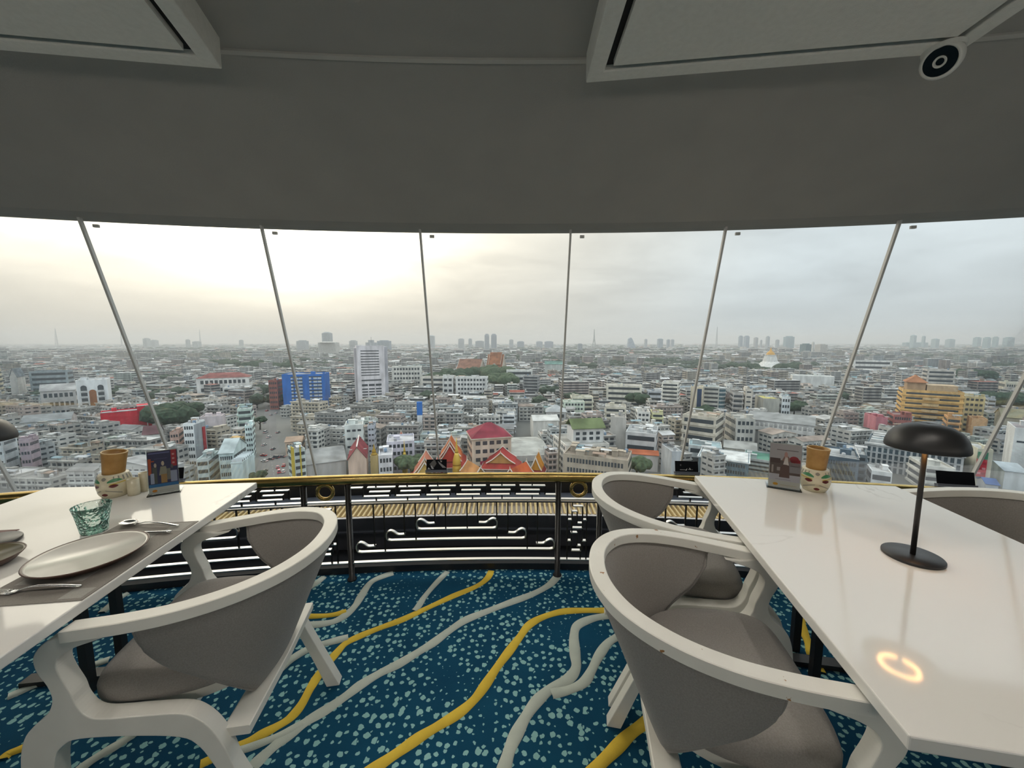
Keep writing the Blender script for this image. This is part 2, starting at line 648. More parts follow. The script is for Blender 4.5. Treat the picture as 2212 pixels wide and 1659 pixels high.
sl = MB().box(-0.0065, 0.0065, -0.095, 0.095, 0.0, 0.030).mesh('slat', M['slat'])
ga = -12.2
while ga < 12.2:
    p = pol(11.586, ga, 0.218)
    o = link('slat', sl, grille)
    o.location = p - grille.location
    o.rotation_euler = (0, 0, -math.radians(ga))
    ga += 0.165

# ---- glass
def glass_mat(name, tint, spec=1.0):
    m = bpy.data.materials.new(name)
    m.use_nodes = True
    N, L = m.node_tree.nodes, m.node_tree.links
    N.clear()
    tr = N.new('ShaderNodeBsdfTransparent')
    tr.inputs[0].default_value = (*tint, 1)
    gl = N.new('ShaderNodeBsdfGlossy')
    gl.inputs['Roughness'].default_value = 0.02
    fr = N.new('ShaderNodeFresnel')
    fr.inputs[0].default_value = 1.45
    k = N.new('ShaderNodeMath')
    k.operation = 'MULTIPLY'
    k.inputs[1].default_value = spec
    L.new(fr.outputs[0], k.inputs[0])
    mx = N.new('ShaderNodeMixShader')
    L.new(k.outputs[0], mx.inputs[0])
    L.new(tr.outputs[0], mx.inputs[1])
    L.new(gl.outputs[0], mx.inputs[2])
    o_ = N.new('ShaderNodeOutputMaterial')
    L.new(mx.outputs[0], o_.inputs[0])
    return m


M['pane'] = glass_mat('window_glass', (0.985, 0.99, 0.988), 0.25)
M['acrylic'] = glass_mat('clear_acrylic', (0.93, 0.95, 0.95), 1.0)
M['mullion'] = mat('grey_silicone_and_steel', (0.62, 0.62, 0.60), 0.35)


def rad_at(z):
    return 11.86 - 0.35 * (z - 0.25)


ZG0, ZG1 = 0.255, 2.03
NP = 84
STEP = 360.0 / NP
for i in range(NP):
    a0 = 1.52 + STEP * (i - NP // 2)
    a1 = a0 + STEP
    g_ = 0.016
    w = empty('window_%d' % (i + 1), pol(rad_at(ZG0), a0 + STEP / 2, ZG0))
    tag(w, 'tall frameless pane of the slanted glass wall', kind='structure')
    P0, P1, P2, P3 = pol(rad_at(ZG0), a0 + g_, ZG0), pol(rad_at(ZG0), a1 - g_, ZG0), pol(rad_at(ZG1), a1 - g_, ZG1), pol(rad_at(ZG1), a0 + g_, ZG1)
    nrm_ = (P1 - P0).cross(P3 - P0).normalized() * 0.010
    pts_ = [p - w.location for p in (P0, P1, P2, P3)]
    mb = MB().add(pts_ + [p + nrm_ for p in pts_], [(0, 1, 2, 3), (7, 6, 5, 4), (0, 4, 5, 1), (1, 5, 6, 2), (2, 6, 7, 3), (3, 7, 4, 0)])
    mb.build('glass_pane', M['pane'], w)
    if abs(a0) < 40:
        # small clamp near the head of the joint
        q = pol(rad_at(1.985) - 0.012, a0 + 0.33, 1.985) - w.location
        cm = MB().box(-0.012, 0.012, -0.006, 0.006, -0.007, 0.007)
        o = cm.build('glass_clip', M['mullion'], w, loc=q, rz=-math.radians(a0))
    if abs(a0) < 60:
        B, T = pol(rad_at(ZG0) - 0.004, a0, ZG0), pol(rad_at(ZG1) - 0.004, a0, ZG1)
        side = Vector((math.cos(math.radians(a0)), -math.sin(math.radians(a0)), 0)) * 0.0055
        inw = Vector((math.sin(math.radians(a0)), math.cos(math.radians(a0)), 0)) * 0.010
        mb = MB().add([B - side - inw, B + side - inw, B + side + inw, B - side + inw, T - side - inw, T + side - inw, T + side + inw, T - side + inw],
                      [(0, 3, 2, 1), (4, 5, 6, 7), (0, 1, 5, 4), (1, 2, 6, 5), (2, 3, 7, 6), (3, 0, 4, 7)])
        o = mb.build('trim_%d' % (100 + i), M['mullion'])
        tag(o, 'slim grey joint between two slanted window panes', kind='structure')

# ---- ceiling
M['seam'] = mat('pale_plaster_seam', (0.50, 0.49, 0.46), 0.9)
ceil = ring([(11.32, 2.025), (11.10, 2.015), (11.06, 2.032), (10.85, 2.135), (10.60, 2.255), (10.38, 2.34), (3.8, 2.34), (3.8, 2.62), (11.32, 2.62)], 0, 360, 240).build('ceiling', M['ceil'])
smooth_by_angle(ceil, 25)
tag(ceil, 'dark grey plaster ceiling sloping down to the window head', kind='structure')
o = ring([(10.40, 2.325), (10.40, 2.337), (10.388, 2.345), (10.388, 2.330)], -AR, AR, 120).build('trim_6', M['seam'])
tag(o, 'thin pale seam where the ceiling slope begins', kind='structure')
M['core'] = mat('dim_timber_core_wall', (0.30, 0.24, 0.18), 0.7, noise=(3, (0.24, 0.19, 0.14), 0.7))
core = ring([(3.6, 0), (3.8, 0), (3.8, 2.34), (3.6, 2.34)], 0, 360, 96).build('wall_core', M['core'])
tag(core, 'round inner wall at the middle of the restaurant', kind='structure')


def ceiling_panel(name, label, corners, z0, z1, gin=0.050, gw=0.022):
    c = [Vector((x, y, 0)) for x, y in corners]
    mid = sum(c, Vector()) / 4
    root = empty(name, (mid.x, mid.y, z0))
    tag(root, label, 'ceiling panel', 'pale panels hanging under the dark ceiling')

    def inset(d):
        n = len(c)
        out_ = []
        for i in range(n):
            p, q, r = c[i - 1], c[i], c[(i + 1) % n]
            e1, e2 = (q - p).normalized(), (r - q).normalized()
            n1, n2 = Vector((-e1.y, e1.x, 0)), Vector((-e2.y, e2.x, 0))
            b_ = (n1 + n2) / (1 + n1.dot(n2))
            out_.append(q + b_ * d)
        return [p - mid for p in out_]
    o0, i0, i1 = inset(0), inset(gin), inset(gin + gw)
    h = z1 - z0
    mb = MB()
    vs_ = [(*p.xy, 0) for p in o0] + [(*p.xy, 0) for p in i0] + [(*p.xy, h) for p in o0] + [(*p.xy, h) for p in i0]
    fs = []
    for k in range(4):
        k2 = (k + 1) % 4
        fs += [(k, k2, 4 + k2, 4 + k), (k, 8 + k, 8 + k2, k2), (4 + k, 4 + k2, 12 + k2, 12 + k), (8 + k, 12 + k, 12 + k2, 8 + k2)]
    mb.add(vs_, fs)
    bevel(mb.build('border', M['panel'], root), 0.004)
    MB().prism([p.xy for p in i1], 0.0, h).build('inner_board', M['panel'], root)
    MB().prism([p.xy for p in inset(gin + 0.001)], 0.018, h - 0.002).build('groove', M['groove'], root)
    return root


ceiling_panel('ceiling_panel', 'pale framed ceiling panel carrying the security camera', [(0.198, -1.3), (1.20, -1.3), (1.323, 1.241), (0.244, 1.375)], 2.25, 2.342)
ceiling_panel('ceiling_panel', 'pale framed ceiling panel with a slanted end above the laid table', [(-1.60, -0.7), (-0.40, -0.7), (-0.91, 1.31), (-2.0, 1.166)], 2.25, 2.342)

# ---- unseen fill lamps added over the tables to brighten the room
M['fill_lens'] = mat('fill_lamp_lens', (1, .95, .88), 0.5, emit=((1.0, 0.93, 0.84), 125.0))
for dx_, dy_, z_, lb_ in ((0.50, 0.56, 2.25, 'added fill lamp in the panel over the chipped armchair'), (1.02, 0.54, 2.25, 'added fill lamp in the panel over the lamp table'),
                          (-0.95, 0.52, 2.25, 'added fill lamp in the panel over the laid table edge'), (-1.45, 0.48, 2.25, 'added fill lamp in the panel over the laid table'),
                          (-0.05, 0.45, 2.34, 'added fill lamp in the dark ceiling between the panels')):
    dl = empty('added_downlight', (dx_, dy_, z_))
    tag(dl, lb_, 'lamp', 'added fill lamps over the tables')
    MB().lathe([(0.064, -0.006), (0.070, -0.003), (0.070, 0.0), (0.053, 0.0), (0.053, -0.006)], 32, cap=False).build('trim_ring', M['panel'], dl, smooth=False)
    MB().lathe([(0.052, -0.003), (0.052, -0.001)], 32).build('lens', M['fill_lens'], dl)

# ---- security camera
scam = empty('security_camera', (1.262, 1.225, 2.25))
tag(scam, 'white dome security camera with a black lens face under the ceiling panel', 'camera')
M['white_plastic'] = mat('white_plastic', (0.72, 0.72, 0.68), 0.35)
M['black_gloss'] = mat('black_gloss', (0.006, 0.006, 0.007), 0.12)
MB().lathe([(0.046, -0.012), (0.048, 0.0)], 32).build('mount', M['white_plastic'], scam)
look = (Vector((0.0, 0.0, EYE)) + Vector((-0.35, 0.2, -0.35)) - Vector((1.262, 1.225, 2.215))).normalized()
Q = look.to_track_quat('Z', 'Y').to_matrix().to_4x4()
Q.translation = Vector((0, 0, -0.028))
mb = MB().lathe([(0.012, -0.045), (0.036, -0.032), (0.046, -0.008), (0.047, 0.012), (0.043, 0.026), (0.0375, 0.030), (0.0365, 0.026)], 32, M=Q)
mb.build('housing', M['white_plastic'], scam, smooth=True)
face = MB().lathe([(0.0365, 0.020), (0.0360, 0.0262)], 32, M=Q).build('face', M['black_gloss'], scam)
ringm = MB().lathe([(0.0135, 0.024), (0.0150, 0.031), (0.0115, 0.032), (0.009, 0.027)], 24, M=Q).build('lens_ring', M['white_plastic'], scam, smooth=True)
MB().lathe([(0.010, 0.024), (0.0085, 0.0285)], 20, M=Q).build('lens', M['black_gloss'], ringm)

# ================================================================== RAILING
RR = 11.18
rail = empty('railing', pol(RR, 1.0, 0))
tag(rail, 'black iron railing with brass top rail, brass rings and cloud fretwork', 'railing')
RO = Vector((CX, CY, 0))


def rpart(mesh, name, k=0):
    """link a mesh made round the room axis, turned by k bays"""
    o = link(name, mesh, rail)
    o.location = RO - rail.location
    o.rotation_euler = (0, 0, -math.radians(7.5 * k))
    return o


def lp(R, deg, z):                               # point about the axis
    a = math.radians(deg)
    return Vector((R * math.sin(a), R * math.cos(a), z))


mb = MB()
mb.tube([lp(RR, a, 0.612) for a in np.linspace(-42, 42, 140)], 0.028, 14)
rpart(mb.mesh('top_rail', M['brass'], True), 'top_rail')
mb = MB()
mb.tube([lp(RR, a, 0.584) for a in np.linspace(-42, 42, 140)], 0.006, 8)
rpart(mb.mesh('under_rail', M['post_iron'], True), 'under_rail')


def ribbon(pts, w=0.022, t=0.006):
    """flat iron strip following (bearing, height) points, its broad face turned in and out of the plane"""
    P = [Vector((math.radians(a) * RR, z, 0)) for a, z in pts]
    n = len(P)
    vs_, fs = [], []
    for i in range(n):
        tg = (P[min(i + 1, n - 1)] - P[max(i - 1, 0)]).normalized()
        nn = Vector((-tg.y, tg.x, 0)) * t / 2
        for q, dr in ((P[i] + nn, -w / 2), (P[i] + nn, w / 2), (P[i] - nn, w / 2), (P[i] - nn, -w / 2)):
            vs_.append(lp(RR + dr, math.degrees(q.x / RR), q.y))
    for i in range(n - 1):
        for k in range(4):
            k2 = (k + 1) % 4
            fs.append((i * 4 + k, i * 4 + k2, i * 4 + 4 + k2, i * 4 + 4 + k))
    fs += [(0, 1, 2, 3), ((n - 1) * 4 + 3, (n - 1) * 4 + 2, (n - 1) * 4 + 1, (n - 1) * 4)]
    return MB().add(vs_, fs)


def sub(a0, a1, z, n=None):
    n = n or max(2, int(abs(a1 - a0) / 0.6) + 1)
    return [(a0 + (a1 - a0) * i / (n - 1), z) for i in range(n)]


def A5(cx_):                                     # crop x of the big bay -> bearing
    px = 740 + cx_ / 3.95
    return math.degrees(((px - 1106) * 0.002714 - 0.03) / 11.17)


def A6(cx_):                                     # crop x of the narrow bay -> bearing
    px = 1160 + cx_ / 6.9125
    return math.degrees(((px - 1106) * 0.002714 - 0.03) / 11.17)


def Z6(cy_):
    d = ray(1245, 1020 + cy_ / 6.9125)
    return EYE + d[2] * 2.17 / d[1]


bars, rods = [], []
ZA, ZB, ZC, ZD, ZE = 0.561, 0.534, 0.507, 0.481, 0.462
for a, b in ((92, 190), (228, 458), (488, 712), (740, 966), (1002, 1222), (1258, 1474), (1510, 1728)):
    bars.append(sub(A5(a), A5(b), ZA))
for a, b in ((242, 414), (500, 668), (756, 920), (1014, 1178), (1268, 1432), (1520, 1682)):
    bars.append(sub(A5(a), A5(b), ZB))
for a, b in ((190, 408), (458, 668), (712, 916), (966, 1174), (1222, 1427), (1474, 1680), (1728, 1830)):
    bars.append(sub(A5(a), A5(b), ZC))
bars.append(sub(A5(60), A5(1845), ZD))
rods.append(sub(A5(60), A5(1845), ZE))
bars.append(sub(A5(60), A5(1845), 0.107))
for x in (190, 458, 712, 966, 1222, 1474, 1728):
    rods.append([(A5(x), ZA), (A5(x), ZC)])
for x0, x1, x2 in ((228, 242, 411), (488, 500, 668), (740, 756, 918), (1002, 1014, 1176), (1258, 1268, 1430), (1510, 1520, 1681)):
    rods.append([(A5(x0 + 6), ZA), (A5(x0 + 6), ZB)])
    rods.append([(A5(x2), ZC), (A5(x2), ZB)])
for x in (298, 558, 815, 1108, 1360, 1618):
    rods.append([(A5(x), ZA), (A5(x), 0.590)])
    rods.append([(A5(x), ZD), (A5(x), ZC)])
LV = ((0.300, 640, 1305), (0.236, 385, 1555), (0.170, 132, 1800))
for zl, xa, xb in LV:
    for s, x0, inner in ((1, xa, xb), (-1, xb, xa)):
        pts_ = [(x0 + s * 145, zl + 0.036), (x0 + s * 85, zl + 0.036), (x0 + s * 50, zl + 0.053), (x0 + s * 20, zl + 0.060), (x0 - s * 6, zl + 0.050), (x0 - s * 12, zl + 0.028), (x0 - s * 2, zl + 0.006), (x0 + s * 25, zl)]
        cv = catmull([Vector((p[0], p[1] * 1000, 0)) for p in pts_], 4)
        bars.append([(A5(p.x), p.y / 1000) for p in cv])
    bars.append(sub(A5(xa + 25), A5(xb - 25), zl))
for x, z_ in ((270, 0.206), (357, 0.17), (525, 0.272), (620, 0.236), (785, 0.336), (875, 0.30)):
    for xx in (x, 1935 - x):
        rods.append([(A5(xx), z_), (A5(xx), ZE)])
# narrow bay with the brass ring
for y, segs in ((710, ((465, 528), (690, 750))), (760, ((612, 678),)), (832, ((535, 688),)), (902, ((512, 608),)), (1022, ((462, 520), (680, 745))), (1095, ((604, 664),)), (1168, ((522, 670),))):
    for a, b in segs:
        bars.append(sub(A6(a), A6(b), Z6(y), 2))
bars.append(sub(A6(345), A6(900), 0.107))
bars.append(sub(A6(345), A6(900), ZD))
rods.append(sub(A6(345), A6(900), ZE))
bars.append(sub(A6(535), A6(688), Z6(508), 2))
bars.append(sub(A6(530), A6(606), Z6(585), 2))
for x, z0_, z1_ in ((462, 0.107, ZE), (750, 0.107, ZE), (535, Z6(508), ZE), (688, Z6(1168), Z6(508)), (530, Z6(902), Z6(585)), (606, Z6(760), Z6(585)), (522, Z6(1168), Z6(902)), (612, Z6(1095), Z6(902)), (664, 0.107, Z6(1095))):
    rods.append([(A6(x), z0_), (A6(x), z1_)])
bar_me = [ribbon(p).mesh('fret_bar', M['iron']) for p in bars]
rod_me = [ribbon(p, 0.010, 0.007).mesh('fret_rod', M['post_iron']) for p in rods]
aP, aQ = -5.01, 1.24
pmb = MB().lathe([(0.026, 0.0), (0.026, 0.008), (0.0165, 0.012), (0.0165, 0.585)], 16, M=Matrix.Translation(lp(RR, 0, 0)))
post_me = pmb.mesh('post', M['post_iron'], True)
zr = Z6(262) + 0.004
rmb = MB()
rmb.tube([Vector((0.043 * math.cos(t), 0, 0.043 * math.sin(t))) for t in np.linspace(0, 2 * math.pi, 33)[:-1]], 0.011, 10, closed=True, M=Matrix.Rotation(-math.radians(A6(620)), 4, 'Z') @ Matrix.Translation(Vector((0, RR, zr))))
ring_me = rmb.mesh('brass_ring', M['brass'], True)
for k in range(-2, 3):
    for me in bar_me:
        rpart(me, 'fret_bar', k)
    for me in rod_me:
        rpart(me, 'fret_rod', k)
    rpart(ring_me, 'brass_ring', k)
    for a in (aP, aQ):
        o = link('post', post_me, rail)
        o.location = RO - rail.location
        o.rotation_euler = (0, 0, -math.radians(a + 7.5 * k))

# ================================================================== FURNITURE
def chair_meshes():
    # side frame: one flat slab sawn to a scrolling outline (y forward, z up)
    fr = [(.20, .690), (.255, .698), (.292, .688), (.318, .655), (.316, .615), (.299, .575), (.293, .536), (.308, .50), (.338, .474), (.362, .44), (.376, .37), (.376, .25), (.368, .1), (.362, 0)]
    leg_in = [(.314, 0), (.314, .15), (.312, .30), (.304, .380), (.283, .412), (.248, .424), (.142, .412), (.032, .388), (-.011, .352), (-.047, .277), (-.10, .15), (-.155, 0)]
    back = [(-.205, 0), (-.145, .14), (-.090, .27), (-.072, .332), (-.044, .395), (-.008, .438), (.032, .456), (.116, .464), (.195, .470), (.227, .484), (.246, .517), (.253, .55), (.268, .591), (.275, .624), (.266, .648), (.236, .666), (.195, .678), (.155, .690)]
    outl = []
    for seg in (fr, leg_in, back):
        outl += [(p.x, p.y) for p in catmull([(a, b, 0) for a, b in seg], 4)]
    th = 0.044
    mb = MB()
    n = len(outl)
    vs_ = [(-th / 2, y, z) for y, z in outl] + [(th / 2, y, z) for y, z in outl]
    fs = [tuple(range(n)), tuple(range(2 * n - 1, n - 1, -1))] + [(i, n + i, n + (i + 1) % n, (i + 1) % n) for i in range(n)]
    mb.add(vs_, fs)
    me_side = mb.mesh('side_frame', M['white_wood'])
    bm = bmesh.new()
    bm.from_mesh(me_side)
    bmesh.ops.triangulate(bm, faces=[f for f in bm.faces if len(f.verts) > 4])
    bmesh.ops.recalc_face_normals(bm, faces=bm.faces)
    bm.to_mesh(me_side)
    bm.free()
    # curved top rail running into both arms
    half = [(0, -.262, .764), (.100, -.246, .762), (.187, -.192, .755), (.245, -.100, .742), (.271, .010, .727), (.273, .125, .713), (.264, .255, .700)]
    full = [(-x, y, z) for x, y, z in half[:0:-1]] + half
    path = catmull(full, 7)
    rail_mb = MB().beam(path, 0.043, 0.031)
    me_rail = rail_mb.mesh('arm_rail', M['white_wood'], False)
    # upholstered shell under the rail
    sub_ = [p for p in path if p.y < 0.115]
    nu, nv = len(sub_), 12
    vs_, fs = [], []
    for i, p in enumerate(sub_):
        u = abs(-1 + 2 * i / (nu - 1))
        zt = p.z - 0.012
        k = max(0.0, (u - 0.40) / 0.60)
        zb = 0.372 + 0.225 * k + 0.050 * max(0.0, (u - 0.90) / 0.10) ** 2
        for j in range(nv):
            t = j / (nv - 1)
            z = zt + (zb - zt) * t
            h = (zt - z) / 0.35
            belly = 0.012 * math.sin(math.pi * t)
            vs_.append((p.x * (1 - 0.22 * h) * (1 + belly), p.y * (1 - 0.57 * h) if p.y < 0 else p.y * (1 - 0.4 * h), z))
    for i in range(nu - 1):
        for j in range(nv - 1):
            fs.append((i * nv + j, i * nv + j + 1, (i + 1) * nv + j + 1, (i + 1) * nv + j))
    me_shell = MB().add(vs_, fs).mesh('back_shell', M['fabric'], True)
    # piping round the lower edge of the shell
    edge = [vs_[j] for j in range(2, nv)] + [vs_[i * nv + nv - 1] for i in range(1, nu)] + [vs_[(nu - 1) * nv + j] for j in range(nv - 2, 1, -1)]
    me_pipe = MB().tube(edge, 0.0075, 6).mesh('piping', M['fabric'], True)
    # seat cushion
    out2 = catmull([(0, .285, 0), (.15, .280, 0), (.215, .250, 0), (.232, .17, 0), (.218, .03, 0), (.170, -.070, 0), (.10, -.115, 0), (0, -.125, 0), (-.10, -.115, 0), (-.170, -.070, 0), (-.218, .03, 0), (-.232, .17, 0), (-.215, .250, 0), (-.15, .280, 0)], 4, True)
    n = len(out2)
    layers = [(.93, .452), (.985, .458), (1.0, .475), (1.0, .500), (.975, .517), (.92, .527), (.75, .536), (.45, .541), (.15, .543)]
    vs_, fs = [], []
    for s, z in layers:
        vs_ += [(p.x * s, .05 + (p.y - .05) * s, z) for p in out2]
    for j in range(len(layers) - 1):
        fs += [(j * n + i, j * n + (i + 1) % n, (j + 1) * n + (i + 1) % n, (j + 1) * n + i) for i in range(n)]
    fs += [tuple(range(n - 1, -1, -1)), tuple((len(layers) - 1) * n + i for i in range(n))]
    me_seat = MB().add(vs_, fs).mesh('seat_cushion', M['fabric'], True)
    base = [(p.x * .95, .05 + (p.y - .05) * .93) for p in out2]
    me_base = MB().prism(base, .425, .4515).mesh('seat_base', M['white_wood'])
    # cross rail between the rear legs
    me_cross = MB().beam([(-.25, -.084, .352), (0, -.090, .352), (.25, -.084, .352)], 0.068, 0.026).mesh('cross_rail', M['white_wood'])
    return me_side, me_rail, me_shell, me_pipe, me_seat, me_base, me_cross


CH = chair_meshes()


def make_chair():
    root = empty('dining_armchair')
    me_side, me_rail, me_shell, me_pipe, me_seat, me_base, me_cross = CH
    for s in (-1, 1):
        o = link('side_frame', me_side, root, (s * 0.258, 0, 0))
        bevel(o, 0.003, 2, 50)
    o = link('arm_rail', me_rail, root)
    smooth_by_angle(o, 22)
    o = link('back_shell', me_shell, root)
    m = o.modifiers.new('solid', 'SOLIDIFY')
    m.thickness, m.offset = 0.026, 0
    subsurf(o, 1)
    pp = link('piping', me_pipe, o)
    o = link('seat_cushion', me_seat, root)
    link('seat_base', me_base, root)
    o = link('cross_rail', me_cross, root)
    return root


def place_chair(root, cx_, cy_, ax, ay, label):
    root.location = (cx_, cy_, 0)
    root.rotation_euler = (0, 0, math.atan2(-ax, ay))
    tag(root, label, 'chair', 'white armchairs with grey upholstery at the two tables')


chair = make_chair()
place_chair(chair, -0.870, 1.165, -0.985, -0.165, 'white armchair with grey shell back drawn up to the laid table')
c_ = copy_tree(chair)
place_chair(c_, 0.500, 0.990, 0.980, -0.200, 'white armchair with chipped rail at the near end of the lamp table')
# bare wood shows through chips along this chair's rail
cw = M['white_wood'].copy()
cw.name = 'chipped_white_paint'
nt_ = cw.node_tree
bs_ = nt_.nodes['Principled BSDF']
src_ = bs_.inputs['Base Color'].links[0].from_socket
tc_ = nt_.nodes.new('ShaderNodeTexCoord')
nz_ = nt_.nodes.new('ShaderNodeTexNoise')
nz_.inputs['Scale'].default_value = 26
nz_.inputs['Detail'].default_value = 6
nt_.links.new(tc_.outputs['Object'], nz_.inputs['Vector'])
mr_ = nt_.nodes.new('ShaderNodeMapRange')
mr_.inputs[1].default_value, mr_.inputs[2].default_value = 0.685, 0.70
nt_.links.new(nz_.outputs['Fac'], mr_.inputs[0])
mx_ = nt_.nodes.new('ShaderNodeMix')
mx_.data_type = 'RGBA'
nt_.links.new(mr_.outputs[0], mx_.inputs[0])
nt_.links.new(src_, mx_.inputs[6])
mx_.inputs[7].default_value = (0.34, 0.17, 0.06, 1)
nt_.links.new(mx_.outputs[2], bs_.inputs['Base Color'])
for ch_ in c_.children:
    if ch_.name.startswith('arm_rail'):
        ch_.data = ch_.data.copy()
        ch_.data.materials[0] = cw
c_ = copy_tree(chair)
place_chair(c_, 0.628, 1.572, 0.980, -0.200, 'white armchair by the railing, on the aisle side of the lamp table')
c_ = copy_tree(chair)
place_chair(c_, 1.930, 1.400, -0.987, 0.163, 'white armchair on the far long side of the lamp table')

# ---- tables
def marble():
    m = bpy.data.materials.new('white_marble')
    m.use_nodes = True
    N, L = m.node_tree.nodes, m.node_tree.links
    b = N['Principled BSDF']
    b.inputs['Roughness'].default_value = 0.075
    b.inputs['Specular IOR Level'].default_value = 0.55
    g = N.new('ShaderNodeTexCoord')
    n = N.new('ShaderNodeTexNoise')
    n.inputs['Scale'].default_value = 2.0
    n.inputs['Detail'].default_value = 8
    n.inputs['Distortion'].default_value = 1.2
    L.new(g.outputs['Object'], n.inputs['Vector'])
    # thin veins where the noise crosses a level
    s = N.new('ShaderNodeMath')
    s.operation = 'SUBTRACT'
    s.inputs[1].default_value = 0.56
    L.new(n.outputs['Fac'], s.inputs[0])
    ab = N.new('ShaderNodeMath')
    ab.operation = 'ABSOLUTE'
    L.new(s.outputs[0], ab.inputs[0])
    r = N.new('ShaderNodeMapRange')
    r.inputs[1].default_value, r.inputs[2].default_value = 0.0, 0.012
    r.inputs[3].default_value, r.inputs[4].default_value = 0.42, 0.0
    L.new(ab.outputs[0], r.inputs[0])
    n2 = N.new('ShaderNodeTexNoise')
    n2.inputs['Scale'].default_value = 2.3
    L.new(g.outputs['Object'], n2.inputs['Vector'])
    r2 = N.new('ShaderNodeMapRange')
    r2.inputs[1].default_value, r2.inputs[2].default_value = 0.5, 0.66
    L.new(n2.outputs['Fac'], r2.inputs[0])
    mu = N.new('ShaderNodeMath')
    mu.operation = 'MULTIPLY'
    L.new(r.outputs[0], mu.inputs[0])
    L.new(r2.outputs[0], mu.inputs[1])
    mx = N.new('ShaderNodeMix')
    mx.data_type = 'RGBA'
    mx.inputs[6].default_value = (0.76, 0.75, 0.72, 1)
    mx.inputs[7].default_value = (0.42, 0.39, 0.36, 1)
    L.new(mu.outputs[0], mx.inputs[0])
    L.new(mx.outputs[2], b.inputs['Base Color'])
    return m


M['marble'] = marble()


def table(label, corners, shift=0.0):
    P = [Vector((x, y, 0)) for x, y in corners]       # far-a, far-b, near-b, near-a
    mid = sum(P, Vector()) / 4
    root = empty('dining_table', (mid.x, mid.y, 0))
    tag(root, label, 'table')
    top = MB().prism([(p - mid).xy for p in P], 0.722, 0.750).build('table_top', M['marble'], root)
    bevel(top, 0.003, 2)
    lenv = ((P[0] + P[1]) / 2 - (P[2] + P[3]) / 2).normalized()
    widv = Vector((lenv.y, -lenv.x, 0))
    R3 = Matrix((widv, lenv, Vector((0, 0, 1)))).transposed().to_4x4()
    R3.translation = widv * shift
    mb = MB()
    for s in (-1, 1):
        mb.box(s * 0.30 - 0.02, s * 0.30 + 0.02, -0.52, 0.52, 0.682, 0.7218, M=R3)
    for s in (-1, 1):
        mb.box(-0.281, 0.281, s * 0.50 - 0.02, s * 0.50 + 0.02, 0.684, 0.7215, M=R3)
    mb.build('under_frame', M['black'], root)
    for s in (-1, 1):
        MB().box(-0.30, 0.30, s * 0.43 - 0.025, s * 0.43 + 0.025, 0.0, 0.022, M=R3).build('foot_bar', M['black'], root)
        for q in (-1, 1):
            MB().box(-0.015, 0.015, s * 0.43 - 0.015 + q * 0.075, s * 0.43 + 0.015 + q * 0.075, 0.0, 0.690, M=R3).build('leg', M['black'], root)
        MB().box(-0.281, 0.281, s * 0.43 - 0.10, s * 0.43 + 0.10, 0.676, 0.684, M=R3).build('leg_plate', M['black'], root)
    return root


TR = [(0.892, 1.82), (1.738, 1.681), (1.527, 0.405), (0.659, 0.57)]
TL = [(-2.08, 1.664), (-1.185, 1.727), (-1.027, 0.466), (-1.915, 0.40)]
table('white marble dining table with the black mushroom lamp on it, bare of plates', TR)
table('white marble dining table laid with plates, mats and cutlery', TL, -0.10)

# ---- cordless mushroom lamps
M['lamp_black'] = mat('black_powder_coat', (0.016, 0.016, 0.017), 0.42)
M['lamp_warm'] = mat('warm_led_ring', (1, 0.6, 0.25), 0.5, emit=((1.0, 0.50, 0.16), 26.0))
M['lamp_inner'] = mat('lamp_inner_shade', (0.40, 0.22, 0.10), 0.5)


def lamp(label, x, y, lit=True):
    root = empty('table_lamp', (x, y, 0.7503 if x > 0 else 0.7522))
    tag(root, label, 'lamp', 'black cordless mushroom lamps on the tables')
    MB().lathe([(0.069, 0.0), (0.0705, 0.002), (0.0705, 0.007), (0.069, 0.009), (0.012, 0.0095)], 48).build('base', M['lamp_black'], root, smooth=True)
    MB().lathe([(0.0065, 0.009), (0.0065, 0.375)], 14).build('stem', M['lamp_black'], root, smooth=True)
    prof = [(0.089, 0.338), (0.0905, 0.342), (0.089, 0.355), (0.083, 0.373), (0.071, 0.391), (0.052, 0.404), (0.028, 0.411), (0.004, 0.413)]
    inner = [(0.004, 0.409), (0.028, 0.407), (0.051, 0.400), (0.069, 0.388), (0.080, 0.371), (0.086, 0.355), (0.087, 0.339)]
    sh = MB().lathe(prof + inner, 48, cap=False)
    sh.add([], [])
    shade = sh.build('shade', M['lamp_black'], root, smooth=True)
    MB().lathe([(0.020, 0.366), (0.060, 0.366), (0.060, 0.372), (0.020, 0.372)], 40).build('diffuser_plate', M['lamp_inner'], root, smooth=False)
    t = MB().tube([Vector((0.045 * math.cos(a), 0.045 * math.sin(a), 0.363)) for a in np.linspace(0, 2 * math.pi, 41)[:-1]], 0.0035, 8, closed=True)
    t.build('led_ring', M['lamp_warm'] if lit else M['lamp_inner'], root, smooth=True)
    return root


lamp('black mushroom lamp with a warm ring under its shade, on the bare marble table', 1.216, 1.104)
lamp('black mushroom lamp on the laid table, only the rim of its shade in view', -1.685, 1.175, False)

# ---- place settings on the laid table
EDGE = Vector((0.125, -0.992, 0)).normalized()       # along the table's aisle edge
INW = Vector((-0.992, -0.125, 0)).normalized()       # towards the middle of the table
M['mat_dark'] = mat('woven_taupe_vinyl', (0.205, 0.185, 0.165), 0.6, noise=(240, (0.16, 0.145, 0.13), 0.6), bump=(500, 0.4))
M['mat_light'] = mat('woven_pale_vinyl', (0.31, 0.30, 0.275), 0.6, noise=(240, (0.25, 0.24, 0.22), 0.6), bump=(500, 0.4))
M['mat_wine'] = mat('woven_maroon_vinyl', (0.13, 0.045, 0.04), 0.6, noise=(240, (0.10, 0.035, 0.03), 0.6))


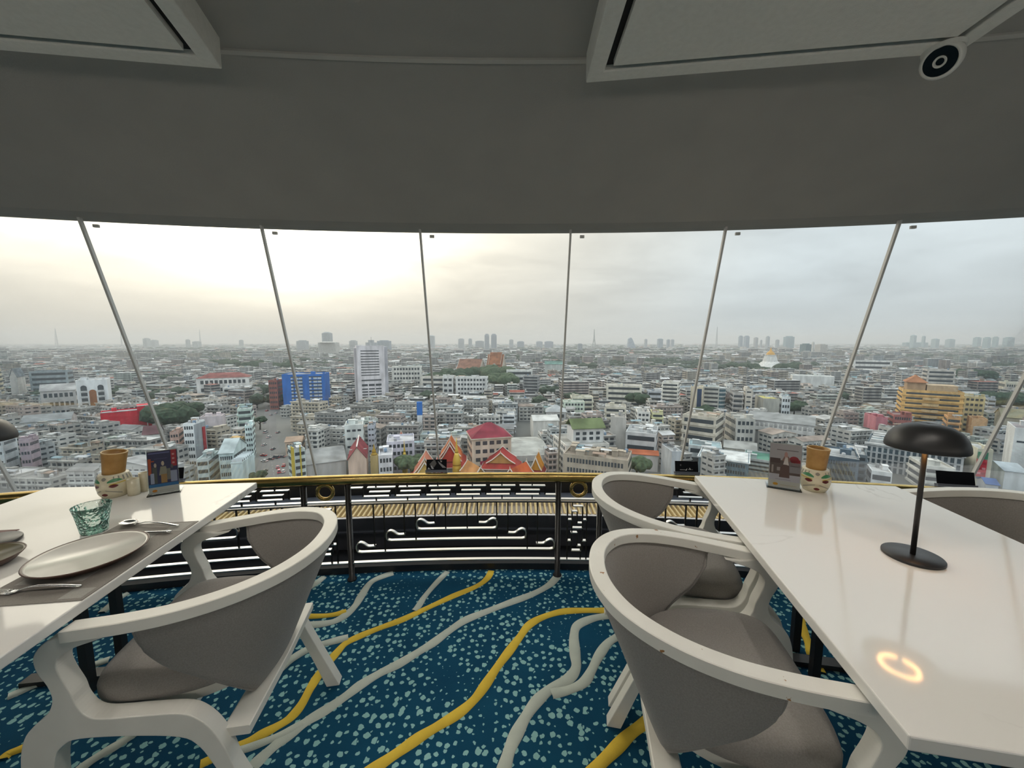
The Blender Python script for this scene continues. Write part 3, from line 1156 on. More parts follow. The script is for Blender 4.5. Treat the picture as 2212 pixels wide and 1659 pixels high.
def placemat(label, p, e, w, l, wd, base):
    root = empty('placemat', (p.x, p.y, 0.7503), math.atan2(-e.x, e.y))
    tag(root, label, 'placemat', None)
    MB().box(-wd / 2, wd / 2, -l / 2, l / 2, 0, 0.0016).build('mat_base', base, root)
    if base is M['mat_dark']:
        # paler woven bars and corner squares of the pattern
        for x0, x1, y0, y1 in ((-wd * .40, wd * .22, -l * .30, -l * .17), (-wd * .40, wd * .22, l * .20, l * .33), (wd * .26, wd * .46, -l * .48, -l * .38), (wd * .24, wd * .46, l * .33, l * .48), (-wd * .30, wd * .30, -l * .10, l * .14)):
            MB().box(x0, x1, y0, y1, 0.0016, 0.0020).build('woven_bar', M['mat_light'], root)
    return root


placemat('taupe woven placemat with paler bars under the cream plate', Vector((-1.243, 1.105, 0)), -EDGE, None, 0.435, 0.262, M['mat_dark'])
placemat('maroon placemat across the laid table from the aisle', Vector((-1.815, 1.045, 0)), -EDGE, None, 0.43, 0.26, M['mat_wine'])
M['plate_cream'] = mat('cream_glaze', (0.82, 0.80, 0.73), 0.18, noise=(9, (0.72, 0.69, 0.62), 0.7))
M['plate_brown'] = mat('brown_stoneware', (0.085, 0.045, 0.032), 0.4)
M['plate_shaded'] = mat('shaded_glaze', (0.17, 0.15, 0.09), 0.3)  # same kind of plate in warm shadow, the shade put into this colour


def plate(label, x, y, r, glaze, z):
    root = empty('plate', (x, y, z))
    tag(root, label, 'plate')
    body = [(r * .62, 0.0), (r * .80, 0.004), (r * .97, 0.020), (r, 0.0235), (r * .985, 0.0255), (r * .955, 0.0235), (r * .88, 0.0150), (r * .78, 0.0100), (r * .02, 0.0090)]
    MB().lathe(body, 64).build('stoneware_body', M['plate_brown'], root, smooth=True)
    MB().lathe([(r * .952, 0.0215), (r * .955, 0.0242), (r * .90, 0.0190), (r * .80, 0.0128), (r * .60, 0.0112), (r * .02, 0.0108)], 64).build('glazed_well', glaze, root, smooth=True)
    return root


plate('cream stoneware dinner plate with a brown rim on the taupe placemat', -1.262, 1.088, 0.132, M['plate_cream'], 0.7524)
plate('stoneware plate with a dark rim, its shade painted in as olive, on the laid table', -1.552, 1.052, 0.092, M['plate_shaded'], 0.7524)

# tumbler
gm = bpy.data.materials.new('aqua_pressed_glass')
gm.use_nodes = True
N_, L_ = gm.node_tree.nodes, gm.node_tree.links
N_.clear()
tr_ = N_.new('ShaderNodeBsdfTransparent')
tr_.inputs[0].default_value = (0.945, 0.985, 0.972, 1)
gl_ = N_.new('ShaderNodeBsdfGlossy')
gl_.inputs['Roughness'].default_value = 0.08
gl_.inputs['Color'].default_value = (0.75, 0.95, 0.90, 1)
df_ = N_.new('ShaderNodeBsdfDiffuse')
df_.inputs[0].default_value = (0.55, 0.80, 0.74, 1)
tcx = N_.new('ShaderNodeTexCoord')
vz = N_.new('ShaderNodeTexVoronoi')
vz.inputs['Scale'].default_value = 90
L_.new(tcx.outputs['Object'], vz.inputs['Vector'])
bz = N_.new('ShaderNodeBump')
bz.inputs['Strength'].default_value = 0.9
bz.inputs['Distance'].default_value = 0.006
L_.new(vz.outputs['Distance'], bz.inputs['Height'])
L_.new(bz.outputs[0], gl_.inputs['Normal'])
L_.new(bz.outputs[0], df_.inputs['Normal'])
lw_ = N_.new('ShaderNodeFresnel')
lw_.inputs[0].default_value = 1.5
L_.new(bz.outputs[0], lw_.inputs['Normal'])
ms1 = N_.new('ShaderNodeMixShader')
ms1.inputs[0].default_value = 0.07
L_.new(tr_.outputs[0], ms1.inputs[1])
L_.new(df_.outputs[0], ms1.inputs[2])
ms2 = N_.new('ShaderNodeMixShader')
L_.new(lw_.outputs[0], ms2.inputs[0])
L_.new(ms1.outputs[0], ms2.inputs[1])
L_.new(gl_.outputs[0], ms2.inputs[2])
oz = N_.new('ShaderNodeOutputMaterial')
L_.new(ms2.outputs[0], oz.inputs[0])
tum = empty('tumbler', (-1.438, 1.262, 0.7503))
tag(tum, 'aqua hammered glass tumbler at the corner of the taupe placemat', 'glass')
ob = [(0.030, 0.0), (0.0345, 0.004), (0.0365, 0.020), (0.040, 0.045), (0.0445, 0.070), (0.0495, 0.092), (0.0500, 0.094)]
ib = [(0.0480, 0.094), (0.0425, 0.070), (0.0380, 0.045), (0.0340, 0.020), (0.029, 0.013), (0.002, 0.012)]
tm = MB()
nn = 48
prof_ = ob + ib
vs_, fs_ = [], []
for j, (r, z) in enumerate(prof_):
    for k in range(nn):
        a = 2 * math.pi * k / nn
        wv = 1 + (0.022 * math.sin(5 * a + z * 160) * math.sin(3 * a - z * 120) if 0.008 < z < 0.088 and j < 6 else 0)
        vs_.append((r * wv * math.cos(a), r * wv * math.sin(a), z))
for j in range(len(prof_) - 1):
    for k in range(nn):
        k2 = (k + 1) % nn
        fs_.append((j * nn + k, j * nn + k2, (j + 1) * nn + k2, (j + 1) * nn + k))
fs_ += [tuple(range(nn - 1, -1, -1)), tuple((len(prof_) - 1) * nn + k for k in range(nn))]
tm.add(vs_, fs_).build('bowl', gm, tum, smooth=True)
MB().tube([Vector((0.0490 * math.cos(a), 0.0490 * math.sin(a), 0.0945)) for a in np.linspace(0, 2 * math.pi, 49)[:-1]], 0.0012, 6, closed=True).build('rim', gm, tum, smooth=True)


# cutlery: x runs from the tip (0) to the handle end
def strip(name, prof, root, m, zc):
    """prof: (x, half width, z) -> lofted strip with a little thickness"""
    vs_, fs = [], []
    for x, w, z in prof:
        vs_ += [(x, -w, z), (x, -w * .45, z + zc), (x, w * .45, z + zc), (x, w, z), (x, w * .4, z - 0.0012), (x, -w * .4, z - 0.0012)]
    for i in range(len(prof) - 1):
        for k in range(6):
            k2 = (k + 1) % 6
            fs.append((i * 6 + k, i * 6 + k2, i * 6 + 6 + k2, i * 6 + 6 + k))
    e = (len(prof) - 1) * 6
    fs += [(5, 4, 3, 2, 1, 0), tuple(e + k for k in range(6))]
    return MB().add(vs_, fs).build(name, m, root, smooth=True)


def cutlery(kind, label, tip, end, z):
    d = end - tip
    root = empty(kind, (tip.x, tip.y, z), math.atan2(d.y, d.x))
    tag(root, label, 'cutlery')
    L = d.length
    hnd = [(L * .34, .0030, .0065), (L * .42, .0034, .0115), (L * .52, .0038, .0135), (L * .65, .0045, .0125), (L * .8, .0055, .0090), (L * .93, .0065, .0050), (L * .985, .0060, .0035), (L, .0035, .0030)]
    if kind == 'spoon':
        strip('handle', [(L * .27, .0035, .0040)] + hnd, root, M['steel'], 0.0018)
        vs_, fs = [], []
        nr, ns = 7, 20
        for i in range(nr):
            t = i / (nr - 1)
            for k in range(ns):
                a = 2 * math.pi * k / ns
                vs_.append((L * .155 + L * .155 * t * math.cos(a), 0.0205 * t * math.sin(a) * (1 - .18 * math.cos(a)), 0.0015 + 0.0085 * t ** 2))
        for i in range(nr - 1):
            for k in range(ns):
                k2 = (k + 1) % ns
                fs.append((i * ns + k, i * ns + k2, (i + 1) * ns + k2, (i + 1) * ns + k))
        b = MB().add(vs_, fs).build('bowl', M['steel'], root, smooth=True)
        m = b.modifiers.new('solid', 'SOLIDIFY')
        m.thickness = 0.0012
    elif kind == 'fork':
        strip('handle', [(L * .30, .0060, .0045)] + hnd, root, M['steel'], 0.0018)
        strip('head', [(L * .19, .0105, .0030), (L * .23, .0115, .0022), (L * .27, .0105, .0028), (L * .32, .0050, .0055)], root, M['steel'], 0.0012)
        for q in (-1.5, -.5, .5, 1.5):
            t = strip('tine', [(0.0, .0008, .0085), (L * .07, .0016, .0050), (L * .14, .0018, .0032), (L * .21, .0019, .0028)], root, M['steel'], 0.0010)
            t.location = (0, q * 0.0058, 0)
    else:
        strip('handle', [(L * .46, .0055, .0040), (L * .6, .0062, .0045), (L * .8, .0075, .0045), (L * .95, .0080, .0040), (L, .0060, .0036)], root, M['steel'], 0.0032)
        strip('blade', [(0.0, .0010, .0022), (L * .04, .0055, .0022), (L * .15, .0092, .0022), (L * .3, .0098, .0024), (L * .44, .0085, .0028), (L * .48, .0050, .0036)], root, M['steel'], 0.0010)
    return root


cutlery('spoon', 'polished steel soup spoon beyond the knife on the placemat', Vector((-1.392, 1.307, 0)), Vector((-1.172, 1.290, 0)), 0.7538)
cutlery('knife', 'polished steel table knife between the spoon and the plate', Vector((-1.384, 1.231, 0)), Vector((-1.162, 1.248, 0)), 0.7530)
cutlery('fork', 'polished steel fork on the aisle end of the taupe placemat', Vector((-1.342, 0.925, 0)), Vector((-1.142, 0.955, 0)), 0.7538)

# ---- acrylic card stands
M['paper_white'] = mat('white_card', (0.72, 0.71, 0.68), 0.6)
PC = {}


def ink(c):  # light through the card is put into the inks as a brighter tone
    k = tuple(round(v, 3) for v in c)
    if k not in PC:
        PC[k] = mat('print_ink_%d' % len(PC), tuple(min(.85, v * 1.5) for v in c), 0.35)
    return PC[k]


def card_stand(label, x, y, yaw, w, h, art, backing, lean=9):
    root = empty('menu_stand', (x, y, 0.7503), yaw)
    tag(root, label, 'menu stand', None)
    # local: x right, -y towards the reader
    base = MB().prism([(-w / 2 - .006, -.048), (w / 2 + .006, -.048), (w / 2 + .006, .034), (-w / 2 - .006, .034)], 0, 0.003)
    base.build('acrylic_foot', M['acrylic'], root)
    T = Matrix.Translation((0, -0.030, 0.003)) @ Matrix.Rotation(-math.radians(lean), 4, 'X')
    for y0 in (-.0030, .0018):
        MB().box(-w / 2 - .002, w / 2 + .002, y0, y0 + .0014, 0, h + .002, M=T).build('acrylic_sheet', M['acrylic'], root)
    card = MB().box(-w / 2, w / 2, -.0010, .0010, .001, h, M=T).build('printed_card', backing, root)
    for pts_, c in art:
        q = [(-w / 2 + px_ * w, py_ * h) for px_, py_ in pts_]
        lv = c[3] if len(c) > 3 else 0
        yy = -.00115 - .00012 * lv
        mb = MB().add([(a, yy, b) for a, b in q], [tuple(range(len(q)))], M=T)
        mb.build('print', ink(c[:3]), card)
    return root


def rect(x0, y0, x1, y1):
    return [(x0, y0), (x1, y0), (x1, y1), (x0, y1)]


def blob(cx_, cy_, rx, ry, n=14):
    return [(cx_ + rx * math.cos(2 * math.pi * k / n), cy_ + ry * math.sin(2 * math.pi * k / n)) for k in range(n)]


artR = [
    (rect(0, .30, 1, .985), (.42, .38, .40, 0)),
    (rect(.02, .155, .98, .30), (.46, .44, .50, 0)),
    (rect(.02, .305, .98, .62), (.11, .075, .070, 1)),
    (rect(.02, .55, .35, .66), (.08, .045, .045, 2)),
    (rect(.62, .50, .98, .60), (.20, .16, .17, 2)),
    (rect(.64, .36, .98, .52), (.24, .22, .24, 2)),
    (blob(.78, .66, .15, .075), (.32, .025, .04, 3)),
    (rect(.69, .59, .97, .665), (.32, .025, .04, 3)),
    ([(.44, .52), (.62, .52), (.57, .70), (.50, .70)], (.55, .50, .48, 4)),
    (blob(.52, .745, .055, .075), (.40, .22, .19, 4)),
    ([(.33, .235), (.66, .235), (.64, .50), (.58, .53), (.44, .53), (.36, .46)], (.085, .045, .04, 4)),
    ([(.40, .62), (.47, .72), (.60, .72), (.70, .62), (.60, .60), (.50, .60)], (.24, .13, .11, 3)),
    (rect(.08, .33, .14, .50), (.36, .28, .26, 3)),
    (rect(.25, .38, .38, .46), (.34, .28, .28, 3)),
    (rect(.22, .845, .90, .862), (.16, .13, .14, 2)),
    (rect(.22, .185, .70, .195), (.25, .23, .30, 2)),
    (blob(.23, .075, .085, .030), (.62, .28, .015, 2)),
    (rect(.37, .062, .88, .070), (.40, .33, .20, 2)),
]
artL = [
    (rect(0, .155, 1, .985), (.020, .022, .080, 0)),
    (rect(.02, .155, .98, .225), (.015, .13, .33, 1)),
    (rect(.04, .925, .74, .955), (.10, .11, .28, 1)),
    (rect(.22, .80, .66, .815), (.06, .06, .16, 1)),
    (rect(.78, .60, .97, .985), (.36, .018, .035, 2)),
    (rect(.82, .66, .90, .70), (.60, .25, .25, 3)),
    (rect(.82, .76, .90, .80), (.60, .25, .25, 3)),
    (rect(.82, .86, .90, .90), (.60, .25, .25, 3)),
    (rect(.02, .45, .12, .82), (.42, .07, .02, 2)),
    (rect(.02, .745, .22, .77), (.42, .07, .02, 2)),
    (rect(.15, .24, .30, .62), (.07, .075, .07, 2)),
    (blob(.25, .66, .045, .05), (.45, .36, .30, 3)),
    (rect(.08, .24, .20, .48), (.30, .32, .45, 3)),
    (blob(.50, .69, .050, .055), (.50, .40, .32, 3)),
    ([(.36, .42), (.66, .42), (.60, .62), (.42, .62)], (.26, .24, .19, 2)),
    (rect(.42, .24, .62, .44), (.34, .19, .07, 3)),
    (rect(.74, .24, .96, .50), (.28, .30, .42, 2)),
    (blob(.80, .60, .045, .045), (.10, .08, .08, 3)),
    (rect(.62, .30, .74, .56), (.16, .155, .14, 2)),
    (blob(.19, .075, .085, .030), (.60, .20, .015, 2)),
    (rect(.33, .070, .84, .078), (.40, .36, .28, 2)),
]
card_stand('clear acrylic stand with a grey and maroon poster card on the lamp table', 1.222, 1.675, -math.radians(30), 0.116, 0.196, artR, M['paper_white'])
card_stand('clear acrylic stand with a dark blue and red poster card on the laid table', -1.512, 1.62, math.radians(34), 0.098, 0.184, artL, M['paper_white'])

# ---- painted ceramic heads holding bamboo cups
M['ceramic'] = mat('ivory_ceramic', (0.62, 0.57, 0.42), 0.25, noise=(40, (0.50, 0.45, 0.31), 0.6))
M['bamboo'] = mat('honey_bamboo', (0.42, 0.24, 0.075), 0.45, noise=(22, (0.27, 0.13, 0.03), 0.8))
M['bamboo_rim'] = mat('pale_bamboo_rim', (0.62, 0.45, 0.22), 0.5)
M['paint_green'] = mat('green_glaze', (0.045, 0.20, 0.09), 0.3)
M['paint_yellow'] = mat('yellow_glaze', (0.55, 0.40, 0.04), 0.3)
M['paint_red'] = mat('oxblood_glaze', (0.10, 0.012, 0.012), 0.2)
M['paint_grey'] = mat('grey_brush_lines', (0.22, 0.21, 0.18), 0.4)


def head_r(a, z, H=0.098):
    """radius of the head at bearing a (0 = face, towards -y) and height z"""
    t = z / H
    r = 0.056 * (0.66 + 1.02 * t - 0.92 * t * t) + 0.004
    face_ = max(0.0, math.cos(a))
    r += 0.006 * face_ ** 6 * math.exp(-((t - .45) / .12) ** 2)           # nose
    r += 0.005 * face_ ** 2 * math.exp(-((t - .17) / .10) ** 2)           # jaw
    r -= 0.003 * math.exp(-((t - .56) / .07) ** 2) * math.exp(-((abs(a) - .5) / .22) ** 2)   # eye hollows
    r += 0.003 * math.exp(-((t - .73) / .08) ** 2) * math.exp(-((abs(a) - .5) / .35) ** 2)   # brow
    return r


def hp(a, z, d=0.0):
    r = head_r(a, z) + d
    return Vector((r * math.sin(a), -r * math.cos(a), z))


def patch(a0, a1, z0, z1, d, fn, n=14, k=5):
    """painted shape hugging the head: fn(u) gives (lower, upper) fractions of the height range"""
    vs_, fs = [], []
    for i in range(n):
        u = i / (n - 1)
        lo, hi = fn(u)
        for j in range(k):
            t = lo + (hi - lo) * j / (k - 1)
            vs_.append(hp(a0 + (a1 - a0) * u, z0 + (z1 - z0) * t, d))
    for i in range(n - 1):
        for j in range(k - 1):
            fs.append((i * k + j, (i + 1) * k + j, (i + 1) * k + j + 1, i * k + j + 1))
    return MB().add(vs_, fs)


def head_cup(label, x, y, yaw, lean, cups):
    root = empty('ceramic_head_holder', (x, y, 0.7503), yaw)
    tag(root, label, 'holder', 'painted ceramic heads with bamboo cups')
    mb = MB()
    na, nz, H = 56, 26, 0.098
    vs_, fs = [], []
    for j in range(nz):
        z = H * j / (nz - 1)
        for k in range(na):
            vs_.append(hp(2 * math.pi * k / na, z) if True else None)
    for i, p in enumerate(vs_):
        a = 2 * math.pi * (i % na) / na
        if a > math.pi:
            vs_[i] = hp(a - 2 * math.pi, p.z)
    for j in range(nz - 1):
        for k in range(na):
            k2 = (k + 1) % na
            fs.append((j * na + k, j * na + k2, (j + 1) * na + k2, (j + 1) * na + k))
    fs += [tuple(range(na - 1, -1, -1)), tuple((nz - 1) * na + k for k in range(na))]
    head = mb.add(vs_, fs).build('head', M['ceramic'], root, smooth=True)
    arc = lambda u: (0.5 - 0.5 * math.sin(math.pi * u) ** .7, 0.5 + 0.5 * math.sin(math.pi * u) ** .7)
    for s in (-1, 1):
        patch(s * .28, s * .80, .048, .062, .0008, arc).build('eye', M['paint_red'], head, smooth=True)
        patch(s * .22, s * 1.15, .064, .085, .0008, lambda u: (.25 + .3 * u, .45 + .5 * math.sin(math.pi * min(1, u * 1.05)) ** .8 + .05)).build('brow', M['paint_green'], head, smooth=True)
        patch(s * .30, s * 1.25, .058, .072, .0006, lambda u: (.1 + .5 * u, .35 + .5 * u)).build('brow_stripe', M['paint_yellow'], head, smooth=True)
        for q in range(5):
            patch(s * (.55 + .28 * q), s * (.62 + .30 * q), .070, .094, .0007, lambda u: (.2, .95)).build('brush_line', M['paint_grey'], head, smooth=True)
        patch(s * .12, s * 1.0, .018, .044, .0006, lambda u: (.75 - .75 * u, .88 - .72 * u)).build('cheek_line', M['paint_grey'], head, smooth=True)
    patch(-.20, .20, .014, .026, .0010, arc).build('mouth', M['paint_red'], head, smooth=True)
    patch(-.16, .16, .078, .092, .0008, arc).build('forehead_mark', M['paint_grey'], head, smooth=True)
    T = Matrix.Translation((0, 0, 0.088)) @ Matrix.Rotation(math.radians(lean[0]), 4, 'Y') @ Matrix.Rotation(math.radians(lean[1]), 4, 'X')
    cup = MB().lathe([(.0355, 0.0), (.0365, .03), (.0385, .065), (.0415, .097), (.0420, .100), (.0375, .100), (.0345, .066), (.0325, .03), (.031, .014), (.002, .013)], 36, M=T)
    cp = cup.build('bamboo_cup', M['bamboo'], root, smooth=True)
    MB().tube([Vector((.0398 * math.cos(a), .0398 * math.sin(a), .1002)) for a in np.linspace(0, 2 * math.pi, 37)[:-1]], 0.0024, 6, closed=True, M=T).build('rim', M['bamboo_rim'], cp, smooth=True)
    for (cx_, cy_, r, h) in cups:
        MB().lathe([(r * .95, 0), (r, .02), (r, h), (r * .82, h), (r * .80, h - .03), (r * .02, h - .031)], 28, M=Matrix.Translation((cx_, cy_, 0))).build('side_tube', M['ceramic'], root, smooth=True)
    return root


head_cup('painted ceramic head with a bamboo cup beside the grey poster card', 1.335, 1.640, -math.radians(30), (2, 0), [])
head_cup('painted ceramic head with a leaning bamboo cup and two side tubes', -1.690, 1.580, math.radians(12), (7, 0), [(.074, -.012, .021, .070), (.090, .030, .019, .082)])

# ---- small info boards clipped to the brass rail
M['board_black'] = mat('black_print_board', (0.008, 0.009, 0.012), 0.7, spec=0.1)


def rail_board(label, deg, w, h, art, zt=0.0):
    p = pol(RR + 0.015, deg, 0.641)
    root = empty('rail_sign', p, -math.radians(deg))
    tag(root, label, 'sign', 'small picture boards on the brass rail')
    T = Matrix.Rotation(-math.radians(14), 4, 'X')
    MB().box(-w / 2, w / 2, -.002, .002, .012, h, M=T).build('board', M['board_black'], root)
    MB().box(-w / 2 - .004, w / 2 + .004, -.012, .012, -.002, .012, M=T).build('acrylic_clip', M['sill'], root)
    for pts_, c in art:
        q = [(-w / 2 + a * w, .012 + b * (h - .012)) for a, b in pts_]
        MB().add([(a, -.0023 - .0001 * c[3], b) for a, b in q], [tuple(range(len(q)))], M=T).build('print', ink(c[:3]), root)
    return root


scrawl = [([(.20, .20), (.42, .20), (.47, .17), (.50, .30), (.52, .30), (.50, .13), (.46, .12), (.40, .17), (.20, .16)], (.55, .55, .55, 0)),
          ([(.57, .26), (.63, .20), (.61, .36), (.63, .36), (.70, .20), (.76, .24), (.76, .20), (.58, .20)], (.55, .55, .55, 0)),
          (blob(.24, .62, .03, .10, 8), (.06, .06, .07, 0))]
photo = [([(.15, .55), (.35, .95), (.42, .95), (.50, .60), (.38, .25), (.28, .20)], (.07, .07, .07, 0)),
         ([(.05, .05), (.10, .25), (.22, .05)], (.24, .25, .26, 1)),
         ([(.20, .40), (.26, .42), (.38, .10), (.28, .08)], (.30, .31, .33, 1)),
         ([(.56, .85), (.92, .30), (.98, .18), (.80, .20), (.62, .60)], (.20, .20, .21, 1)),
         ([(.66, .92), (.78, .85), (.72, .70), (.70, .80)], (.38, .34, .34, 1))]
rail_board('small black and white photograph board on the brass rail', -2.42, 0.118, 0.072, photo)
rail_board('small black board with white brushed lettering on the brass rail by the lamp table', 5.02, 0.128, 0.072, scrawl)
rail_board('small dark board on the brass rail behind the far armchair', 11.9, 0.165, 0.078, [])
rail_board('small black board on the brass rail hidden mostly by the blue poster card', -9.75, 0.118, 0.072, [])

# ---- unseen pendant globes added behind the viewpoint as fill for the room
M['globe'] = mat('fill_globe_opal', (0.9, 0.88, 0.82), 0.4, emit=((1.0, 0.90, 0.77), 8.0))
for k in range(-6, 7):
    p = pol(7.35, k * 7.5, 2.34)
    root = empty('added_pendant', p)
    tag(root, 'added opal globe pendant filling the room with light from behind', 'lamp', 'added fill pendants behind the viewpoint')
    MB().lathe([(0.045, -0.03), (0.05, 0.0)], 20).build('ceiling_cup', M['black'], root, smooth=True)
    MB().lathe([(0.004, -0.72), (0.004, -0.03)], 8).build('cord', M['black'], root)
    MB().lathe([(0.03, -0.74), (0.03, -0.71)], 16).build('cap', M['brass'], root, smooth=True)
    MB().lathe([(0.15 * math.sin(math.pi * j / 14), -0.88 - 0.15 * math.cos(math.pi * j / 14)) for j in range(1, 14)], 28).build('globe', M['globe'], root, smooth=True)

# ================================================================== THE CITY BELOW
mbg = MB().add([(-14000, -14000, GZ), (14000, -14000, GZ), (14000, 14000, GZ), (-14000, 14000, GZ)], [(0, 1, 2, 3)])
M['ground'] = mat('city_ground', (0.17, 0.17, 0.16), 0.9, noise=(0.02, (0.10, 0.105, 0.10), 0.8))
tag(mbg.build('ground', M['ground']), 'grey city ground far below the windows', kind='structure')
FOOT = []                                        # occupied circles / boxes: (x, y, half, half, yaw)


def depth_of(py):
    """distance of street level seen at pixel row py (straight ahead)"""
    return on_z(1106, py, GZ).y


def occupied(x, y, r):
    for (ox, oy, hx, hy, yaw) in FOOT:
        dx, dy = x - ox, y - oy
        c, s = math.cos(yaw), math.sin(yaw)
        lx, ly = dx * c + dy * s, -dx * s + dy * c
        if abs(lx) < hx + r and abs(ly) < hy + r:
            return True
    return False


def corners_of(x, y, hx, hy, yaw):
    c, s = math.cos(yaw), math.sin(yaw)
    return [(x + a * hx * c - b * hy * s, y + a * hx * s + b * hy * c) for a, b in ((-1, -1), (1, -1), (1, 1), (-1, 1))]


def clash(x, y, hx, hy, yaw):
    """separating-axis test of a plan rectangle against every plot already built on"""
    A = corners_of(x, y, hx, hy, yaw)
    R = math.hypot(hx, hy)
    for f in FOOT:
        if math.hypot(f[0] - x, f[1] - y) > R + math.hypot(f[2], f[3]):
            continue
        B = corners_of(*f)
        sep_found = False
        for an in (yaw, yaw + math.pi / 2, f[4], f[4] + math.pi / 2):
            ux, uy = math.cos(an), math.sin(an)
            a = [p[0] * ux + p[1] * uy for p in A]
            b = [p[0] * ux + p[1] * uy for p in B]
            if max(a) < min(b) or max(b) < min(a):
                sep_found = True
                break
        if not sep_found:
            return True
    return False


def lerp3(a, b, t):
    return tuple(a[i] + (b[i] - a[i]) * t for i in range(3))


def dark(c, k):
    return (c[0] * k, c[1] * k, c[2] * k)


BOX1 = MB().box(-.5, .5, -.5, .5, 0, 1).mesh('unit_band', M['cglass'])
BOXW = MB().box(-.5, .5, -.5, .5, 0, 1).mesh('unit_slab', M['wall'])


def part(name, mb, root, m, color=None, stuff=False):
    o = mb.build(name, m, root, fix=False, color=color)
    if stuff:
        o['kind'] = 'stuff'
    return o


def gable(mb, w, d, z0, h, along='x', over=0.5, t=0.25):
    """pitched roof shell over a w x d plan, ridge along x or y"""
    W, D = w / 2 + over, d / 2 + over
    if along == 'x':
        q = [(-W, -D, z0), (W, -D, z0), (W, 0, z0 + h), (-W, 0, z0 + h), (W, D, z0), (-W, D, z0)]
    else:
        q = [(-W, -D, z0), (-W, D, z0), (0, D, z0 + h), (0, -D, z0 + h), (W, D, z0), (W, -D, z0)]
    lo = [(x, y, z - t) for x, y, z in q]
    mb.add(q + lo, [(0, 1, 2, 3), (3, 2, 4, 5), (6, 9, 8, 7), (9, 11, 10, 8), (0, 3, 9, 6), (3, 5, 11, 9), (1, 7, 8, 2), (2, 8, 10, 4), (0, 6, 7, 1), (5, 4, 10, 11)])
    return mb


def hip(mb, w, d, z0, h, over=0.6):
    W, D = w / 2 + over, d / 2 + over
    r = max(0.0, W - D) if W > D else 0.0
    s = max(0.0, D - W)
    mb.add([(-W, -D, z0), (W, -D, z0), (W, D, z0), (-W, D, z0), (-r, -s, z0 + h), (r, s, z0 + h)] if W > D else [(-W, -D, z0), (W, -D, z0), (W, D, z0), (-W, D, z0), (0, -s, z0 + h), (0, s, z0 + h)],
           [(0, 1, 5, 4), (2, 3, 4, 5), (1, 2, 5), (3, 0, 4), (3, 2, 1, 0)] if W > D else [(0, 1, 4), (1, 2, 5, 4), (2, 3, 5), (3, 0, 4, 5), (3, 2, 1, 0)])
    return mb


def parapet_body(mb, w, d, h, rim=0.35, drop=0.9):
    """walls from the ground up with a parapet; the deck is a separate part"""
    W, D, a, b = w / 2, d / 2, w / 2 - rim, d / 2 - rim
    z = h - drop
    vs_ = [(-W, -D, 0), (W, -D, 0), (W, D, 0), (-W, D, 0), (-W, -D, h), (W, -D, h), (W, D, h), (-W, D, h),
           (-a, -b, h), (a, -b, h), (a, b, h), (-a, b, h), (-a, -b, z), (a, -b, z), (a, b, z), (-a, b, z)]
    fs = [(0, 1, 5, 4), (1, 2, 6, 5), (2, 3, 7, 6), (3, 0, 4, 7)]
    for k in range(4):
        k2 = (k + 1) % 4
        fs += [(4 + k, 4 + k2, 8 + k2, 8 + k), (8 + k, 8 + k2, 12 + k2, 12 + k)]
    return mb.add(vs_, fs)


def deck(w, d, h, rim=0.35, drop=0.9):
    a, b, z = w / 2 - rim, d / 2 - rim, h - drop
    return MB().add([(-a, -b, z), (a, -b, z), (a, b, z), (-a, b, z)], [(0, 1, 2, 3)])


def roof_clutter(root, w, d, z, n, r, wallc):
    for _ in range(n):
        k = r.random()
        x, y = r.uniform(-.42, .42) * w, r.uniform(-.38, .38) * d
        if k < .45:
            sx, sy, sz = r.uniform(2, 4.5), r.uniform(2, 4), r.uniform(1.8, 3.0)
            sx, sy = min(sx, w * .4), min(sy, d * .5)
            mb = MB().box(x - sx / 2, x + sx / 2, y - sy / 2, y + sy / 2, z, z + sz)
            mb.box(x - sx / 2 - .2, x + sx / 2 + .2, y - sy / 2 - .3, y + sy / 2 + .2, z + sz, z + sz + .15)
            part('stair_hut', mb, root, M['wall'], dark(wallc, r.uniform(.8, 1.1)))
        elif k < .72:
            mb = MB().lathe([(.75, z + .5), (.8, z + .7), (.8, z + 1.9), (.55, z + 2.2), (.2, z + 2.3)], 10, M=Matrix.Translation((x, y, 0)))
            for a in range(3):
                mb.box(x + .5 * math.cos(a * 2.1) - .07, x + .5 * math.cos(a * 2.1) + .07, y + .5 * math.sin(a * 2.1) - .07, y + .5 * math.sin(a * 2.1) + .07, z, z + .55)
            part('water_tank', mb, root, M['wall'], r.choice([(.55, .56, .58), (.62, .62, .60), (.20, .28, .38), (.35, .36, .37)]))
        else:
            sx, sy = min(r.uniform(3, 8), w * .45), min(r.uniform(2.5, 5), d * .6)
            mb = gable(MB(), sx, sy, z + 2.2, .5, 'x', .2, .08)
            for ex in (-1, 1):
                for ey in (-1, 1):
                    mb.box(ex * sx * .45 - .08, ex * sx * .45 + .08, ey * sy * .45 - .08, ey * sy * .45 + .08, z, z + 2.3)
            mb2 = MB()
            mb2.add([(v[0] + x, v[1] + y, v[2]) for v in mb.v], mb.f)
            part('sheet_canopy', mb2, root, M['roof'], r.choice([(.50, .52, .54), (.34, .34, .33), (.36, .26, .20), (.28, .38, .42), (.62, .62, .62)]))


